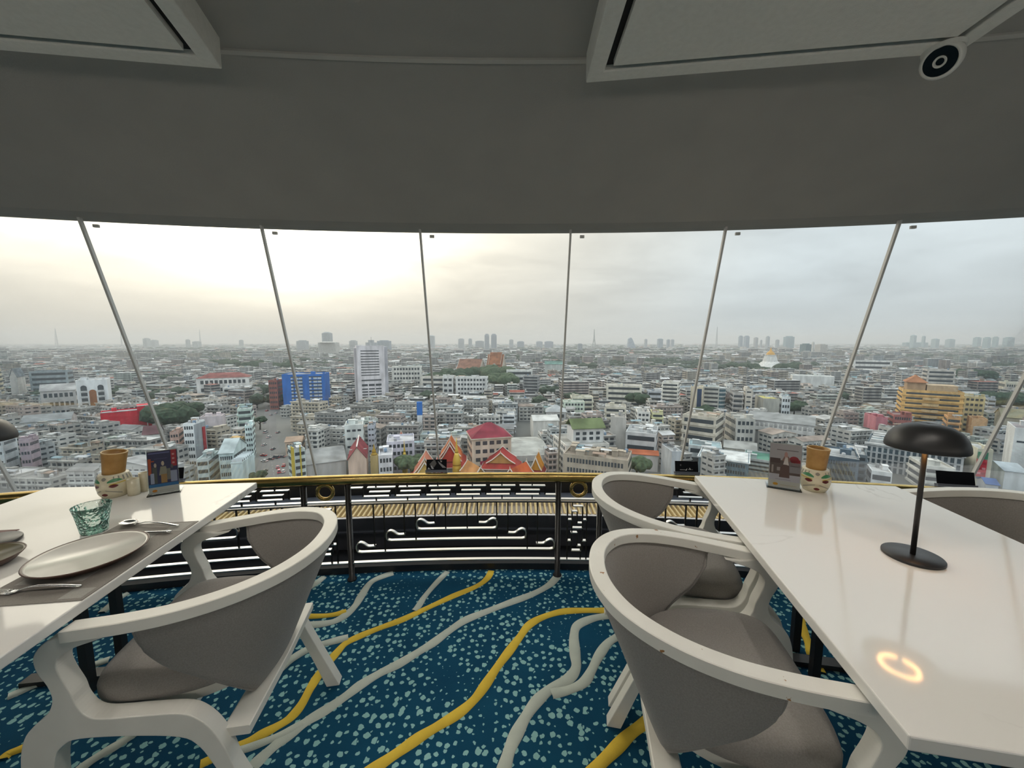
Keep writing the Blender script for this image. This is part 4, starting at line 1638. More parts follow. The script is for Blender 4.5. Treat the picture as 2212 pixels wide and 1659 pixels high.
def facade(root, w, d, h, style, floors, r, wallc, pxm, z0=0.0, nx=None, faces=(0, 1, 3), frac=.46, marg=.06, glass=None):
    """window bands, window grids or balcony slabs on the given faces (0 front, 1 right, 2 back, 3 left)"""
    fh = (h - z0 - .9) / floors
    joined = MB()
    for fc in faces:
        L = w if fc in (0, 2) else d
        off = d / 2 if fc in (0, 2) else w / 2
        T = Matrix.Rotation({0: 0, 1: math.pi / 2, 2: math.pi, 3: -math.pi / 2}[fc], 4, 'Z')
        for k in range(floors):
            zb = z0 + fh * (k + .34)
            zt = zb + fh * frac
            if style == 'ribbon' or style == 'slab':
                x0, x1 = -L * (.5 - marg), L * (.5 - marg)
                if fc == 0 and (x1 - x0) * pxm > 12:
                    o = link('window_band', BOX1, root, T @ Vector((0, -off, zb)), 0, (x1 - x0, .16, zt - zb))
                else:
                    joined.box(x0, x1, -off - .08, -off + .05, zb, zt, M=T)
                if style == 'slab':
                    o = link('balcony_slab', BOXW, root, T @ Vector((0, -off - .25, z0 + fh * k + fh * .02)), T.to_euler().z, (L * 1.0, .9, fh * .30), wallc)
            elif style == 'grid':
                n = (nx if fc == 0 else max(2, int(nx * d / w))) if nx else max(2, int(L / 3.4))
                ww = L * (1 - 2 * marg) / n
                for i in range(n):
                    xc = -L * (.5 - marg) + ww * (i + .5)
                    if ww * .66 * pxm >= 9 and fc == 0:
                        link('window', BOX1, root, T @ Vector((xc, -off, zb)), 0, (ww * .66, .16, zt - zb))
                    else:
                        joined.box(xc - ww * .33, xc + ww * .33, -off - .08, -off + .05, zb, zt, M=T)
    if joined.v:
        o = part('windows', joined, root, glass or M['cglass'], stuff=True)


NAMES = []                                       # (x, y, phrase) for describing neighbours


def site(xl, xr, yb, d, yaw):
    """plan of a building from its left/right pixel columns and the row where its front meets the street:
    the columns bound the whole plan as seen from here, so the part taken by the receding side is left out of the width"""
    c = on_z((xl + xr) / 2, yb, GZ)
    t = c.x / c.y
    kd, kw = abs(math.sin(yaw) + t * math.cos(yaw)), max(.35, abs(math.cos(yaw) - t * math.sin(yaw)))
    dep = c.y * cosP + (EYE - GZ) * 0.4 * sinP
    Wp = (xr - xl) / FPX * dep
    d = min(d, .55 * Wp / max(kd, .02))
    ext = d / 2
    for _ in range(3):
        Wc = Wp * (c.y + ext) / c.y
        w = max(4.0, (Wc - d * kd) / kw)
        ext = (abs(math.sin(yaw)) * w + abs(math.cos(yaw)) * d) / 2
    loc = Vector((t * (c.y + ext), c.y + ext, GZ))
    return c, w, dep, d, loc


def free_spot(p0, hx, hy, yaw, n=40, step=.008):
    """slide a plan along the line of sight until it is clear of its neighbours"""
    for k_ in range(n):
        t_ = 1 + ((k_ + 1) // 2) * step * (1 if k_ % 2 else -1)
        p = Vector((p0.x * t_, p0.y * t_, p0.z))
        if not clash(p.x, p.y, hx, hy, yaw):
            return p
    return p0


def bld(name, label, xl, xr, yt, yb, d, yaw=0, wall=(.5, .5, .48), roof=(.36, .36, .35), style='grid', floors=5, nx=None, rtype='flat', clutter=3, group=None, frac=.46, marg=.06, faces=(0, 1, 3), near=None, rh=None, glass=None):
    # blocks beside the view stand turned towards this tower, as the streets fan out from it
    yaw = math.radians(yaw) - .7 * math.atan(((xl + xr) / 2 - 1106) / FPX)
    wall = tuple(min(.84, v * 1.25) for v in wall)
    c0 = site(xl, xr, yb, d, yaw)[0]
    dw = d
    for k_ in range(40):                         # slide along the line of sight until the plan is clear of its neighbours
        dy = ((k_ + 1) // 2) * 3.0 * (1 if k_ % 2 else -1)
        yb2 = 738 + (yb - 738) * c0.y / (c0.y + dy)
        c, w, dep, d, loc = site(xl, xr, yb2, dw, yaw)
        if not clash(loc.x, loc.y, w / 2 + .4, d / 2 + .8, yaw):
            break
    top = at_y((xl + xr) / 2, yt, c.y)
    h = max(4.0, top.z - GZ)
    root = empty(name, loc, yaw)
    tag(root, label, 'building', group)
    FOOT.append((loc.x, loc.y, w / 2 + .6, d / 2 + 1, yaw))
    if near:
        NAMES.append((loc.x, loc.y, near))
    r = random.Random(int(xl * 7 + yt * 13))
    pxm = FPX / dep
    if rtype == 'flat':
        part('walls', parapet_body(MB(), w, d, h), root, M['wall'], wall)
        part('roof_deck', deck(w, d, h), root, M['roof'], roof)
        roof_clutter(root, w, d, h - .9, clutter, r, wall)
    else:
        rh = rh or d * .22
        hb = h
        mb = MB().box(-w / 2, w / 2, -d / 2, d / 2, 0, hb)
        if rtype in ('gable', 'gabley'):
            al = 'x' if rtype == 'gable' else 'y'
            if al == 'x':
                for s in (-1, 1):
                    mb.add([(s * w / 2, -d / 2, hb), (s * w / 2, d / 2, hb), (s * w / 2, 0, hb + rh * .95)], [(0, 1, 2)])
            else:
                for s in (-1, 1):
                    mb.add([(-w / 2, s * d / 2, hb), (w / 2, s * d / 2, hb), (0, s * d / 2, hb + rh * .95)], [(0, 1, 2)])
            part('walls', mb, root, M['wall'], wall)
            part('roof', gable(MB(), w, d, hb, rh, al), root, M['roof'], roof)
        else:
            part('walls', mb, root, M['wall'], wall)
            part('roof', hip(MB(), w, d, hb, rh), root, M['roof'], roof)
    if style != 'blank':
        facade(root, w, d, h, style, floors, r, wall, pxm, nx=nx, faces=faces, frac=frac, marg=marg, glass=glass)
    root['_w'], root['_d'], root['_h'], root['_p'] = w, d, h, pxm
    return root


def dims(root):
    v = root['_w'], root['_d'], root['_h'], root['_p']
    return v


WHITE, CREAM, GREYW = (.62, .62, .60), (.60, .54, .42), (.46, .46, .45)

# ---------------------------------------------------------------- landmarks, left part of the view
b = bld('arched_hotel', 'white block with two columns of arched windows and a tall brown arch', 174, 250, 822, 905, 26, 8, (.58, .60, .61), (.48, .49, .50), 'blank', near='the white arched block', clutter=4)
w, d, h, pm = dims(b)
for s in (-1, 1):
    for k in range(4):
        zz = h * (.30 + .14 * k)
        mb = MB().box(-w * .10, w * .10, -d / 2 - .12, -d / 2 + .05, 0, h * .085)
        if k == 3:
            mb.add([(w * .10 * math.cos(t), -d / 2 - .12, h * .085 + w * .10 * math.sin(t)) for t in np.linspace(0, math.pi, 9)], [tuple(range(9))])
        o = part('arched_window', mb, b, M['cglass'])
        o.location = (s * w * .27, 0, zz)
        link('balcony_slab', BOXW, b, (s * w * .27, -d / 2 - .4, zz - h * .03), 0, (w * .22, 1.0, h * .03), (.62, .64, .64))
mb = MB().box(-w * .115, w * .115, -d / 2 - .25, -d / 2 + .05, h * .20, h * .68)
mb.add([(w * .115 * math.cos(t), -d / 2 - .25, h * .68 + w * .115 * math.sin(t)) for t in np.linspace(0, math.pi, 11)], [tuple(range(11))])
part('brown_arch', mb, b, M['wall'], (.30, .13, .06))

bld('temple_hall', 'pale grey hall with a tall white edged gable, beyond the teal office', 28, 62, 815, 868, 30, 0, (.46, .45, .43), (.22, .26, .30), 'blank', rtype='gabley', rh=11)
bld('office_slab', 'long teal grey office slab with dark window bands', 72, 168, 803, 870, 20, 0, (.24, .28, .30), (.28, .31, .33), 'ribbon', 6, near='the teal office slab')
bld('cream_tower_block', 'narrow cream tower block at the edge of the glass, with balconies', -6, 12, 800, 880, 18, 0, (.58, .53, .40), (.45, .42, .36), 'slab', 8)
bld('barrel_hall', 'grey curved hall with a stepped side wall before the arched block', 95, 176, 846, 905, 26, 12, (.46, .45, .44), (.42, .42, .42), 'grid', 3, rtype='gable', rh=6)
# bright red wall
b = bld('red_warehouse', 'long warehouse with a bright red stepped wall', 224, 334, 893, 942, 16, 13, (.52, .020, .040), (.42, .44, .46), 'blank', clutter=1, near='the bright red wall')
w, d, h, pm = dims(b)
part('raised_end', MB().box(w * .22, w * .5, -d / 2, d / 2, 0, h + 3.2), b, M['wall'], (.55, .022, .045))
part('white_coping', MB().box(-w * .5, w * .22, -d / 2 - .4, -d / 2 + .5, h, h + .5).box(w * .22, w * .5, -d / 2 - .4, -d / 2 + .5, h + 3.2, h + 3.7), b, M['wall'], (.66, .66, .66))
part('downpipe', MB().box(w * .40, w * .40 + .5, -d / 2 - .35, -d / 2, 0, h + 3.2), b, M['wall'], (.62, .60, .60))
b = bld('grey_warehouse', 'low warehouse with a wide grey sheet roof and pale panelled end', 53, 178, 914, 960, 24, 6, (.50, .51, .50), (.30, .32, .33), 'blank', rtype='gable', rh=4, near='the wide grey warehouse')
w, d, h, pm = dims(b)
for k in range(7):
    part('wall_panel', MB().box(-w * .49 + k * w * .14, -w * .49 + k * w * .14 + w * .125, -d / 2 - .15, -d / 2, h * .35, h * .9), b, M['wall'], (.56, .57, .56))
b = bld('white_apartments', 'white apartment block with stepped roof rooms and rows of small windows', 404, 452, 915, 1010, 16, -16, (.64, .66, .67), (.50, .52, .53), 'grid', 6, 4, clutter=5, near='the stepped apartments')
w, d, h, pm = dims(b)
part('grey_end_wall', MB().box(w / 2, w / 2 + .3, -d / 2, d / 2, 0, h - 1), b, M['wall'], (.34, .37, .40))
part('red_sign', MB().box(w / 2 + .3, w / 2 + .9, d * .15, d * .35, h * .25, h * .85), b, M['wall'], (.42, .05, .06))
bld('salmon_house', 'narrow salmon pink house beside the white stepped apartments', 377, 404, 934, 1012, 14, 0, (.52, .36, .31), (.46, .42, .38), 'grid', 6, 3, near='the salmon pink house')
bld('white_block', 'white block with scattered small windows at the end of the window row', -14, 50, 948, 1030, 20, -10, (.56, .60, .62), (.58, .58, .58), 'grid', 4, 4, frac=.30, marg=.1, near='the end white block')
bld('lilac_block', 'lilac pink block with patchy walls beside the white block', 52, 94, 949, 1026, 18, -10, (.40, .33, .37), (.40, .38, .40), 'grid', 4, 3, frac=.34, near='the lilac block')
bld('maroon_roof_house', 'white house with a maroon pitched roof', 312, 358, 940, 975, 14, 4, (.62, .63, .64), (.14, .07, .08), 'grid', 2, 3, rtype='gable', rh=5)
bld('red_roof_school', 'white school wing with red hipped roofs and a white clock block', 430, 552, 818, 870, 24, 0, (.58, .57, .55), (.26, .10, .09), 'grid', 3, 10, rtype='hip', rh=6, near='the red roofed school')
bld('white_school_wing', 'white flat roofed wing in front of the red roofed school', 484, 548, 838, 868, 18, 0, (.62, .62, .61), (.60, .60, .59), 'ribbon', 3)
bld('blank_pale_wall', 'pale pink blank party wall beside the mint building', 436, 492, 901, 948, 12, 0, (.54, .48, .50), (.45, .42, .42), 'blank', clutter=2)
bld('mint_building', 'mint green terrace building above the street corner', 518, 552, 884, 952, 16, 6, (.44, .54, .50), (.46, .50, .50), 'slab', 5, near='the mint green building')
bld('aqua_slim_block', 'slim aqua block at the kerb of the long street', 536, 553, 920, 992, 14, 6, (.52, .62, .62), (.5, .53, .53), 'grid', 6, 3)
b = bld('zigzag_market', 'pale aqua market hall with a zigzag row of small roofs', 502, 556, 1000, 1046, 26, -8, (.48, .58, .59), (.5, .55, .57), 'blank', clutter=0, near='the zigzag market roof')
w, d, h, pm = dims(b)
for k in range(7):
    g_ = gable(MB(), w * .86, d / 7.0, h - .6, 2.2, 'x', .1, .2)
    o = part('roof_fold', g_, b, M['roof'], (.56, .62, .64))
    o.location = (0, -d / 2 + d / 7 * (k + .5), 0)
b = bld('aqua_gable_hall', 'pale aqua hall with a small peaked gable behind the zigzag market', 478, 540, 980, 1036, 20, -8, (.47, .56, .56), (.50, .57, .58), 'grid', 3, 6, rtype='gable', rh=6)
bld('aqua_terrace', 'pale aqua stepped terrace below the white apartments', 430, 480, 992, 1046, 22, -6, (.50, .57, .57), (.52, .57, .57), 'ribbon', 3, clutter=4)
bld('tan_shophouse', 'tan yellow shophouse with arched upper windows by the street', 488, 534, 955, 1005, 14, -4, (.48, .33, .15), (.40, .34, .26), 'grid', 3, 5)
# ---------------------------------------------------------------- middle left
b = bld('blue_office', 'bright blue office block with white window panels', 615, 718, 809, 888, 26, -6, (.030, .135, .43), (.42, .42, .40), 'blank', clutter=4, near='the blue office')
w, d, h, pm = dims(b)
for c0, c1_, cols in ((-.30, -.02, 3), (.13, .44, 3)):
    for k in range(9):
        for i in range(cols):
            x0 = w * (c0 + (c1_ - c0) * i / cols)
            ww = w * (c1_ - c0) / cols * (.86 if i else .5)
            o = link('white_panel', BOXW, b, (x0 + ww / 2 + .3, -d / 2 - .06, h * (.10 + .095 * k)), 0, (ww, .3, h * .045), (.55, .63, .70))
    for k in range(9):
        link('window_band', BOX1, b, (w * (c0 + c1_) / 2, -d / 2 - .02, h * (.145 + .095 * k)), 0, (w * (c1_ - c0), .2, h * .03))
b = bld('sign_building', 'dull red building covered in sign boards beside the blue office', 584, 616, 822, 885, 18, -10, (.26, .10, .085), (.36, .30, .27), 'grid', 6, 4, near='the dull red sign building')
b = bld('white_tower', 'tall white tower with dark horizontal window bands and a podium of paired windows', 772, 834, 747, 884, 34, 10, (.58, .555, .575), (.44, .43, .43), 'blank', clutter=2, near='the tall white tower')
w, d, h, pm = dims(b)
for k in range(10):
    link('window_band', BOX1, b, (-w * .03, -d / 2, h * (.53 + .0425 * k)), 0, (w * .66, .4, h * .013))
link('window_band', BOX1, b, (-w * .0, -d / 2, h * .445), 0, (w * .72, .4, h * .020))
for k in range(7):
    for i in range(3):
        link('window', BOX1, b, (-w * .25 + w * .25 * i, -d / 2, h * (.08 + .045 * k + (.012 if k == 6 else 0))), 0, (w * .21, .4, h * (.020 if k < 6 else .032)))
jm = MB()
for k in range(14):
    for i in (0,):
        jm.box(-w / 2 - .15, -w / 2 + .1, d * .05, d * .16, h * (.10 + .058 * k), h * (.115 + .058 * k))
        jm.box(w / 2 - .1, w / 2 + .15, -d * .1, d * .05, h * (.36 + .044 * k), h * (.374 + .044 * k))
part('side_windows', jm, b, M['cglass'], stuff=True)
part('plant_room', MB().box(-w * .12, w * .28, -d * .25, d * .25, h - 1, h + 3.6).box(-w * .02, w * .18, -d * .15, d * .15, h + 3.6, h + 6.4), b, M['wall'], (.50, .50, .50))
part('left_pier', MB().box(-w / 2 - 2.2, -w / 2 + .5, -d * .30, d * .4, 0, h - 2.5), b, M['wall'], (.56, .54, .56))
part('right_pier', MB().box(w / 2 - .4, w / 2 + 4.2, -d * .34, d * .38, 0, h - 1.2), b, M['wall'], (.50, .50, .535))
part('roof_mast', MB().tube([(w * .08, 0, h + 6.3), (w * .08, 0, h + 10)], .15, 6), b, M['wall'], (.35, .35, .35))
bld('white_apartment_row', 'row of white apartments with dark window columns right of the tall tower', 848, 914, 792, 843, 20, 0, (.58, .57, .53), (.48, .48, .46), 'grid', 5, 9)
b = bld('beige_slab_block', 'long beige slab with ribbon windows and two white gable ends', 910, 998, 815, 868, 18, -14, (.50, .475, .43), (.36, .35, .33), 'ribbon', 5, near='the long beige slab')
bld('white_end_block', 'white end block with a column of dark windows joined to the beige slab', 957, 983, 814, 870, 16, -4, (.56, .56, .545), (.42, .42, .41), 'grid', 5, 2)
b = bld('grid_office', 'white office with a square window grid and a windowed end', 985, 1056, 815, 870, 18, -4, (.57, .57, .56), (.45, .45, .45), 'grid', 6, 9, near='the white grid office')
b = bld('sign_pylon', 'tall thin pylon painted blue above and white below', 903, 913, 897, 940, 4, 0, (.58, .60, .62), (.1, .2, .5), 'blank', clutter=0, near='the blue pylon')
w, d, h, pm = dims(b)
part('blue_cap', MB().box(-w / 2 - .1, w / 2 + .1, -d / 2 - .1, d / 2 + .1, h, h + 10.5), b, M['wall'], (.035, .16, .50))
bld('pale_mint_block', 'pale mint block with few windows above the grey alleys', 748, 790, 919, 992, 16, 4, (.57, .60, .58), (.52, .53, .51), 'grid', 4, 3, frac=.26, near='the pale mint block')
bld('slim_grey_tower', 'slim blue grey tower beside the pale mint block', 798, 815, 919, 1004, 9, 0, (.36, .39, .43), (.56, .58, .58), 'grid', 7, 2, frac=.3)
bld('lavender_block', 'stepped lavender white block with small paired windows', 838, 898, 955, 1022, 18, 4, (.52, .51, .58), (.50, .50, .52), 'grid', 4, 6, near='the lavender block')
bld('lavender_wing', 'low white wing stepping down from the lavender block', 820, 852, 984, 1028, 14, 4, (.58, .58, .60), (.52, .52, .54), 'grid', 3, 4)
b = bld('yellow_corner_building', 'tall narrow corner building with yellow and aqua stripes along the street', 626, 664, 972, 1050, 12, 24, (.45, .50, .48), (.34, .34, .33), 'ribbon', 5, near='the yellow corner building')
w, d, h, pm = dims(b)
part('yellow_stripe', MB().box(-w / 2 - .4, -w / 2, -d / 2, -d * .1, 0, h + 1).box(-w * .02, w * .10, -d / 2 - .4, -d / 2, 0, h + 2), b, M['wall'], (.55, .42, .06))
bld('tan_awning_house', 'low house with a tan cloth awning at the street corner', 618, 662, 955, 985, 14, 0, (.50, .38, .29), (.44, .32, .24), 'grid', 2, 5, rtype='gable', rh=2)
b = bld('maroon_roof_hall', 'hall with a tall maroon roof crossed by white ridges', 755, 799, 994, 1042, 26, 4, (.56, .42, .34), (.25, .050, .060), 'blank', rtype='gabley', rh=7, near='the maroon roofed hall')
w, d, h, pm = dims(b)
part('ridge_cap', MB().box(-.35, .35, -d / 2 - .6, d / 2 + .6, h + 6.9, h + 7.3).box(-w * .5, w * .5, -d * .12, -d * .12 + .6, h + 2.6, h + 3.0), b, M['wall'], (.62, .58, .55))
bld('long_grey_shed', 'long shed with a broad rusty grey roof beside the yellow corner building', 664, 748, 1004, 1048, 34, 10, (.38, .37, .36), (.30, .31, .31), 'blank', rtype='gable', rh=4, near='the broad grey shed')
b = bld('yellow_pillar', 'slender pale yellow shrine pillar with a gilded tip', 806, 814, 985, 1040, 3, 0, (.58, .46, .22), (.6, .5, .2), 'blank', clutter=0)
w, d, h, pm = dims(b)
part('gilded_tip', MB().lathe([(1.6, h), (1.7, h + .6), (1.0, h + 1.6), (1.2, h + 2.2), (.5, h + 4), (.1, h + 6.5)], 12), b, M['wall'], (.55, .36, .06))
# ---------------------------------------------------------------- middle right
b = bld('beige_school', 'beige four storey school with a crimson hipped roof and stair ramp', 1008, 1104, 948, 1022, 20, 12, (.53, .46, .37), (.27, .045, .065), 'grid', 4, 5, rtype='hip', rh=7, near='the crimson roofed school')
w, d, h, pm = dims(b)
part('stair_ramp', MB().add([(w * .02, -d / 2 - .5, h * .30), (w * .25, -d / 2 - .5, h * .45), (w * .25, -d / 2 - .5, h * .53), (w * .02, -d / 2 - .5, h * .38)], [(0, 1, 2, 3)]), b, M['wall'], (.60, .54, .45))
part('crimson_banner', MB().box(-w * .30, -w * .06, -d / 2 - .4, -d / 2 - .1, h * .20, h * .33), b, M['wall'], (.35, .04, .09))
part('fascia', MB().box(-w / 2 - .7, w / 2 + .7, -d / 2 - .7, d / 2 + .7, h - .7, h + .05), b, M['wall'], (.58, .52, .42))
b = bld('grey_roof_hall', 'tall hall with a vast plain grey roof and stained concrete flank', 1082, 1186, 985, 1030, 44, 10, (.34, .35, .34), (.42, .425, .40), 'blank', rtype='gable', rh=3, near='the vast grey roofed hall')
w, d, h, pm = dims(b)
part('deep_fascia', MB().box(-w / 2 - .8, w / 2 + .8, -d / 2 - .9, -d / 2 - .3, h - 3.5, h + .2), b, M['wall'], (.50, .50, .48))
for k in range(6):
    part('column', MB().box(-w / 2 - .4, -w / 2 + .5, -d / 2 + k * d / 5.5, -d / 2 + k * d / 5.5 + .9, 0, h - 1), b, M['wall'], (.55, .56, .55))
b = bld('stepped_white_apartments', 'large white apartment block with dark ribbon windows and a green roofed house on top', 1190, 1312, 962, 1035, 26, 16, (.60, .58, .54), (.42, .41, .38), 'grid', 5, 6, clutter=3, frac=.5, near='the green penthouse block')
w, d, h, pm = dims(b)
ph = empty('roof_house')
ph.parent = b
ph.location = (w * .12, 0, h)
part('house_walls', MB().box(-9, 9, -6, 6, -1, 7.5), ph, M['wall'], (.64, .64, .63))
part('house_roof', gable(MB(), 18, 12, 7.5, 4.5, 'x', 1, .3), ph, M['roof'], (.16, .20, .095))
jm = MB()
for k in range(4):
    for z_ in (.6, 3.6):
        jm.box(-7.5 + k * 4, -5.3 + k * 4, -6.1, -5.9, z_, z_ + 1.7)
part('house_windows', jm, ph, M['cglass'], stuff=True)
bld('tan_slab_block', 'blank tan grey slab standing behind the penthouse block', 1316, 1350, 902, 985, 14, -4, (.46, .44, .41), (.42, .40, .37), 'blank', clutter=3, near='the tan grey slab')
bld('weathered_terrace', 'long weathered terrace with a cluttered brown roof below the penthouse block', 1214, 1364, 995, 1048, 18, -14, (.36, .31, .25), (.33, .28, .23), 'grid', 4, 18, clutter=22, near='the weathered brown terrace')
bld('white_yellow_flats', 'white flats with yellow balconies and a green flank', 1370, 1402, 890, 945, 16, 0, (.62, .61, .58), (.40, .38, .35), 'grid', 5, 3, near='the yellow flats')
bld('yellow_balcony_flats', 'pale yellow balcony wing joined to the white flats', 1402, 1430, 892, 946, 16, 0, (.55, .54, .33), (.38, .36, .32), 'slab', 5)
bld('white_dome_house', 'low building with a white canopy roof beside white water domes', 1144, 1206, 909, 950, 18, 8, (.56, .55, .52), (.60, .60, .58), 'blank', rtype='gable', rh=3)
bld('cream_depot', 'plain cream depot wall behind the vast grey roofed hall', 1150, 1192, 925, 968, 16, 8, (.55, .50, .40), (.44, .43, .40), 'blank', clutter=4)
bld('curved_cream_flats', 'cream curved block of flats with ribbon windows', 1308, 1384, 834, 880, 22, -4, (.60, .57, .49), (.42, .40, .37), 'ribbon', 4, near='the cream curved flats')
bld('green_roof_depot', 'low depot with a dull green sheet roof', 1176, 1218, 787, 818, 26, 0, (.40, .42, .40), (.14, .25, .22), 'blank', rtype='gable', rh=6)
bld('white_block_row', 'white flat roofed block with a tall stair tower', 1094, 1150, 800, 836, 20, 0, (.60, .60, .58), (.52, .52, .50), 'ribbon', 3)
bld('dark_balcony_block', 'dark concrete block with stacked balconies', 1130, 1166, 812, 860, 18, -8, (.30, .30, .30), (.32, .32, .31), 'slab', 7)
bld('grey_gable_house', 'grey house with a pale pyramid roof by the window joint', 1178, 1222, 890, 930, 16, 0, (.40, .40, .40), (.44, .46, .47), 'grid', 2, 4, rtype='hip', rh=5)
bld('cream_stepped_flats', 'cream stepped flats with continuous balconies', 1306, 1350, 880, 930, 18, -4, (.54, .51, .43), (.42, .40, .36), 'slab', 4)
bld('row_of_old_flats', 'long row of old grey flats with many balconies', 1070, 1114, 888, 925, 14, 3, (.42, .42, .41), (.36, .36, .34), 'slab', 4)
bld('white_ledge_flats', 'white flats with a blue ledge in the middle of the old rows', 1085, 1112, 896, 932, 14, 3, (.55, .57, .59), (.50, .50, .49), 'slab', 4)
# ---------------------------------------------------------------- right
b = bld('white_apartment_tower', 'white apartment tower with eight rows of dark balconies', 1427, 1466, 827, 905, 22, -12, (.62, .60, .55), (.36, .36, .34), 'slab', 9, near='the white apartment tower')
b = bld('cream_blue_tower', 'cream block with a dark blue glass strip', 1489, 1516, 836, 905, 16, -10, (.57, .50, .38), (.42, .40, .35), 'blank', clutter=2)
w, d, h, pm = dims(b)
part('blue_glass_strip', MB().box(w * .05, w * .42, -d / 2 - .2, -d / 2, 2, h - 2), b, M['wall'], (.035, .065, .13))
b = bld('curved_glass_office', 'office with a rounded corner of blue green glass', 1516, 1550, 836, 902, 20, -8, (.44, .44, .41), (.46, .50, .50), 'ribbon', 7, near='the rounded glass office')
w, d, h, pm = dims(b)
rw = w * .42
mb = MB()
for k in range(7):
    z0_, z1_ = h * (.04 + .133 * k), h * (.04 + .133 * k) + h * .085
    mb.lathe([(rw, z0_), (rw, z1_)], 20, M=Matrix.Translation((w / 2, -d * .15, 0)))
part('corner_glass', mb, b, M['wall'], (.08, .15, .18), stuff=True)
mb = MB()
for k in range(8):
    mb.lathe([(rw + .3, h * (.125 + .133 * (k - 1)) if k else 0), (rw + .3, h * (.04 + .133 * k))], 20, M=Matrix.Translation((w / 2, -d * .15, 0)))
part('corner_ledges', mb, b, M['wall'], (.50, .52, .52), stuff=True)
bld('round_window_block', 'white block with round headed windows behind the rounded glass office', 1562, 1580, 832, 875, 14, 0, (.60, .60, .58), (.48, .48, .46), 'grid', 4, 2)
bld('punched_tower', 'pale tower with a single column of dark punched windows', 1601, 1622, 840, 905, 12, 0, (.56, .52, .46), (.40, .38, .36), 'grid', 6, 1, frac=.3, near='the punched window tower')
bld('yellow_rim_block', 'concrete block with a yellow painted roof rim', 1626, 1680, 862, 912, 26, 6, (.34, .34, .31), (.50, .46, .16), 'blank', clutter=2, near='the yellow rimmed block')
bld('white_side_flats', 'white flats with small dark windows right of the yellow rimmed block', 1678, 1704, 858, 912, 14, 0, (.56, .60, .62), (.46, .48, .48), 'grid', 4, 3)
b = bld('long_beige_college', 'long beige college block with ribbon windows and a white stair end', 1470, 1560, 903, 980, 24, -22, (.50, .46, .39), (.42, .39, .34), 'slab', 4, clutter=6, near='the long beige college')
bld('concrete_stair_end', 'grey concrete stair block at the end of the beige college', 1560, 1626, 905, 976, 22, 10, (.42, .41, .38), (.42, .42, .40), 'grid', 4, 4, clutter=3)
b = bld('market_hall', 'long market hall with a plain grey roof and white columns', 1608, 1756, 920, 975, 40, -14, (.40, .40, .40), (.30, .31, .31), 'blank', rtype='gable', rh=3.5, near='the long market hall')
w, d, h, pm = dims(b)
for k in range(15):
    part('white_column', MB().box(-w / 2 + k * w / 14.3 - .5, -w / 2 + k * w / 14.3 + .5, -d / 2 - 1.6, -d / 2 - .6, 0, h * .9), b, M['wall'], (.60, .60, .58))
part('colonnade_beam', MB().box(-w / 2 - .6, w / 2 + .6, -d / 2 - 1.8, -d / 2 - .4, h * .62, h * .76), b, M['wall'], (.58, .58, .57))
bld('white_museum', 'long white museum with a mural of dark arches at its end', 1702, 1798, 814, 850, 30, -4, (.58, .59, .58), (.52, .53, .52), 'blank', clutter=2)
b = bld('low_glass_pavilion', 'low pavilion with curved blue glass walls and a white roof rim', 1505, 1616, 1000, 1048, 22, -12, (.12, .17, .20), (.46, .48, .48), 'grid', 3, 18, clutter=5, near='the curved glass pavilion')
w, d, h, pm = dims(b)
part('white_rim', MB().box(-w / 2 - .6, w / 2 + .6, -d / 2 - .6, d / 2 + .6, h - .6, h - .1), b, M['wall'], (.60, .62, .62))
bld('green_netting_roof', 'flat roof covered with green netting beside the glass pavilion', 1604, 1664, 996, 1042, 20, -10, (.34, .37, .37), (.09, .24, .18), 'ribbon', 3, clutter=2)
bld('slate_block', 'blank slate grey block by the railing board', 1424, 1470, 975, 1042, 22, 14, (.38, .40, .42), (.42, .44, .45), 'blank', clutter=2, near='the blank slate block')
bld('orange_awning_shop', 'low shop with orange awnings between the pale roofs', 1356, 1420, 984, 1020, 10, -3, (.45, .42, .40), (.44, .13, .06), 'blank', rtype='gable', rh=1.5)
bld('pale_roof_cluster', 'group of pale flat roofs with ducts below the white flats', 1350, 1420, 938, 990, 24, -10, (.50, .51, .51), (.52, .53, .53), 'ribbon', 3, clutter=9)
bld('small_blue_roof', 'small building with a pale blue roof in front of the beige college', 1484, 1556, 968, 1010, 16, -8, (.44, .46, .46), (.42, .56, .60), 'ribbon', 2, clutter=3)
bld('cream_wall_sheds', 'sheds with cream end walls in front of the market hall', 1560, 1632, 974, 1010, 18, -8, (.54, .52, .46), (.40, .40, .38), 'blank', rtype='gable', rh=3)
b = bld('orange_hotel', 'broad tan orange hotel with curved balcony rows and a tiled roof pavilion', 1924, 2068, 848, 940, 26, -6, (.60, .385, .155), (.46, .34, .22), 'slab', 8, clutter=3, frac=.36, near='the tan orange hotel')
w, d, h, pm = dims(b)
part('tiled_pavilion', gable(MB().box(-w * .42, -w * .10, -d * .3, d * .3, h - 1, h + 6), w * .36, d * .7, h + 6, 5, 'x', 0, .3) if False else MB().box(-w * .42, -w * .10, -d * .3, d * .3, h - 1, h + 6), b, M['wall'], (.48, .34, .22))
o = part('pavilion_roof', hip(MB(), w * .36, d * .7, 0, 6), b, M['roof'], (.36, .17, .09))
o.location = (-w * .26, 0, h + 6)
part('top_terrace', MB().box(-w * .08, w * .42, -d * .32, d * .3, h - 1, h + 4.2), b, M['wall'], (.52, .40, .27))
for k in range(2):
    mb = MB()
    for f in range(6):
        mb.lathe([(w * .10, h * (.05 + .145 * f)), (w * .10, h * (.05 + .145 * f) + h * .055)], 20, M=Matrix.Translation((-w * .06 + k * w * .09, -d / 2 + w * .02, 0)))
    part('curved_balconies', mb, b, M['wall'], (.62, .46, .26), stuff=True)
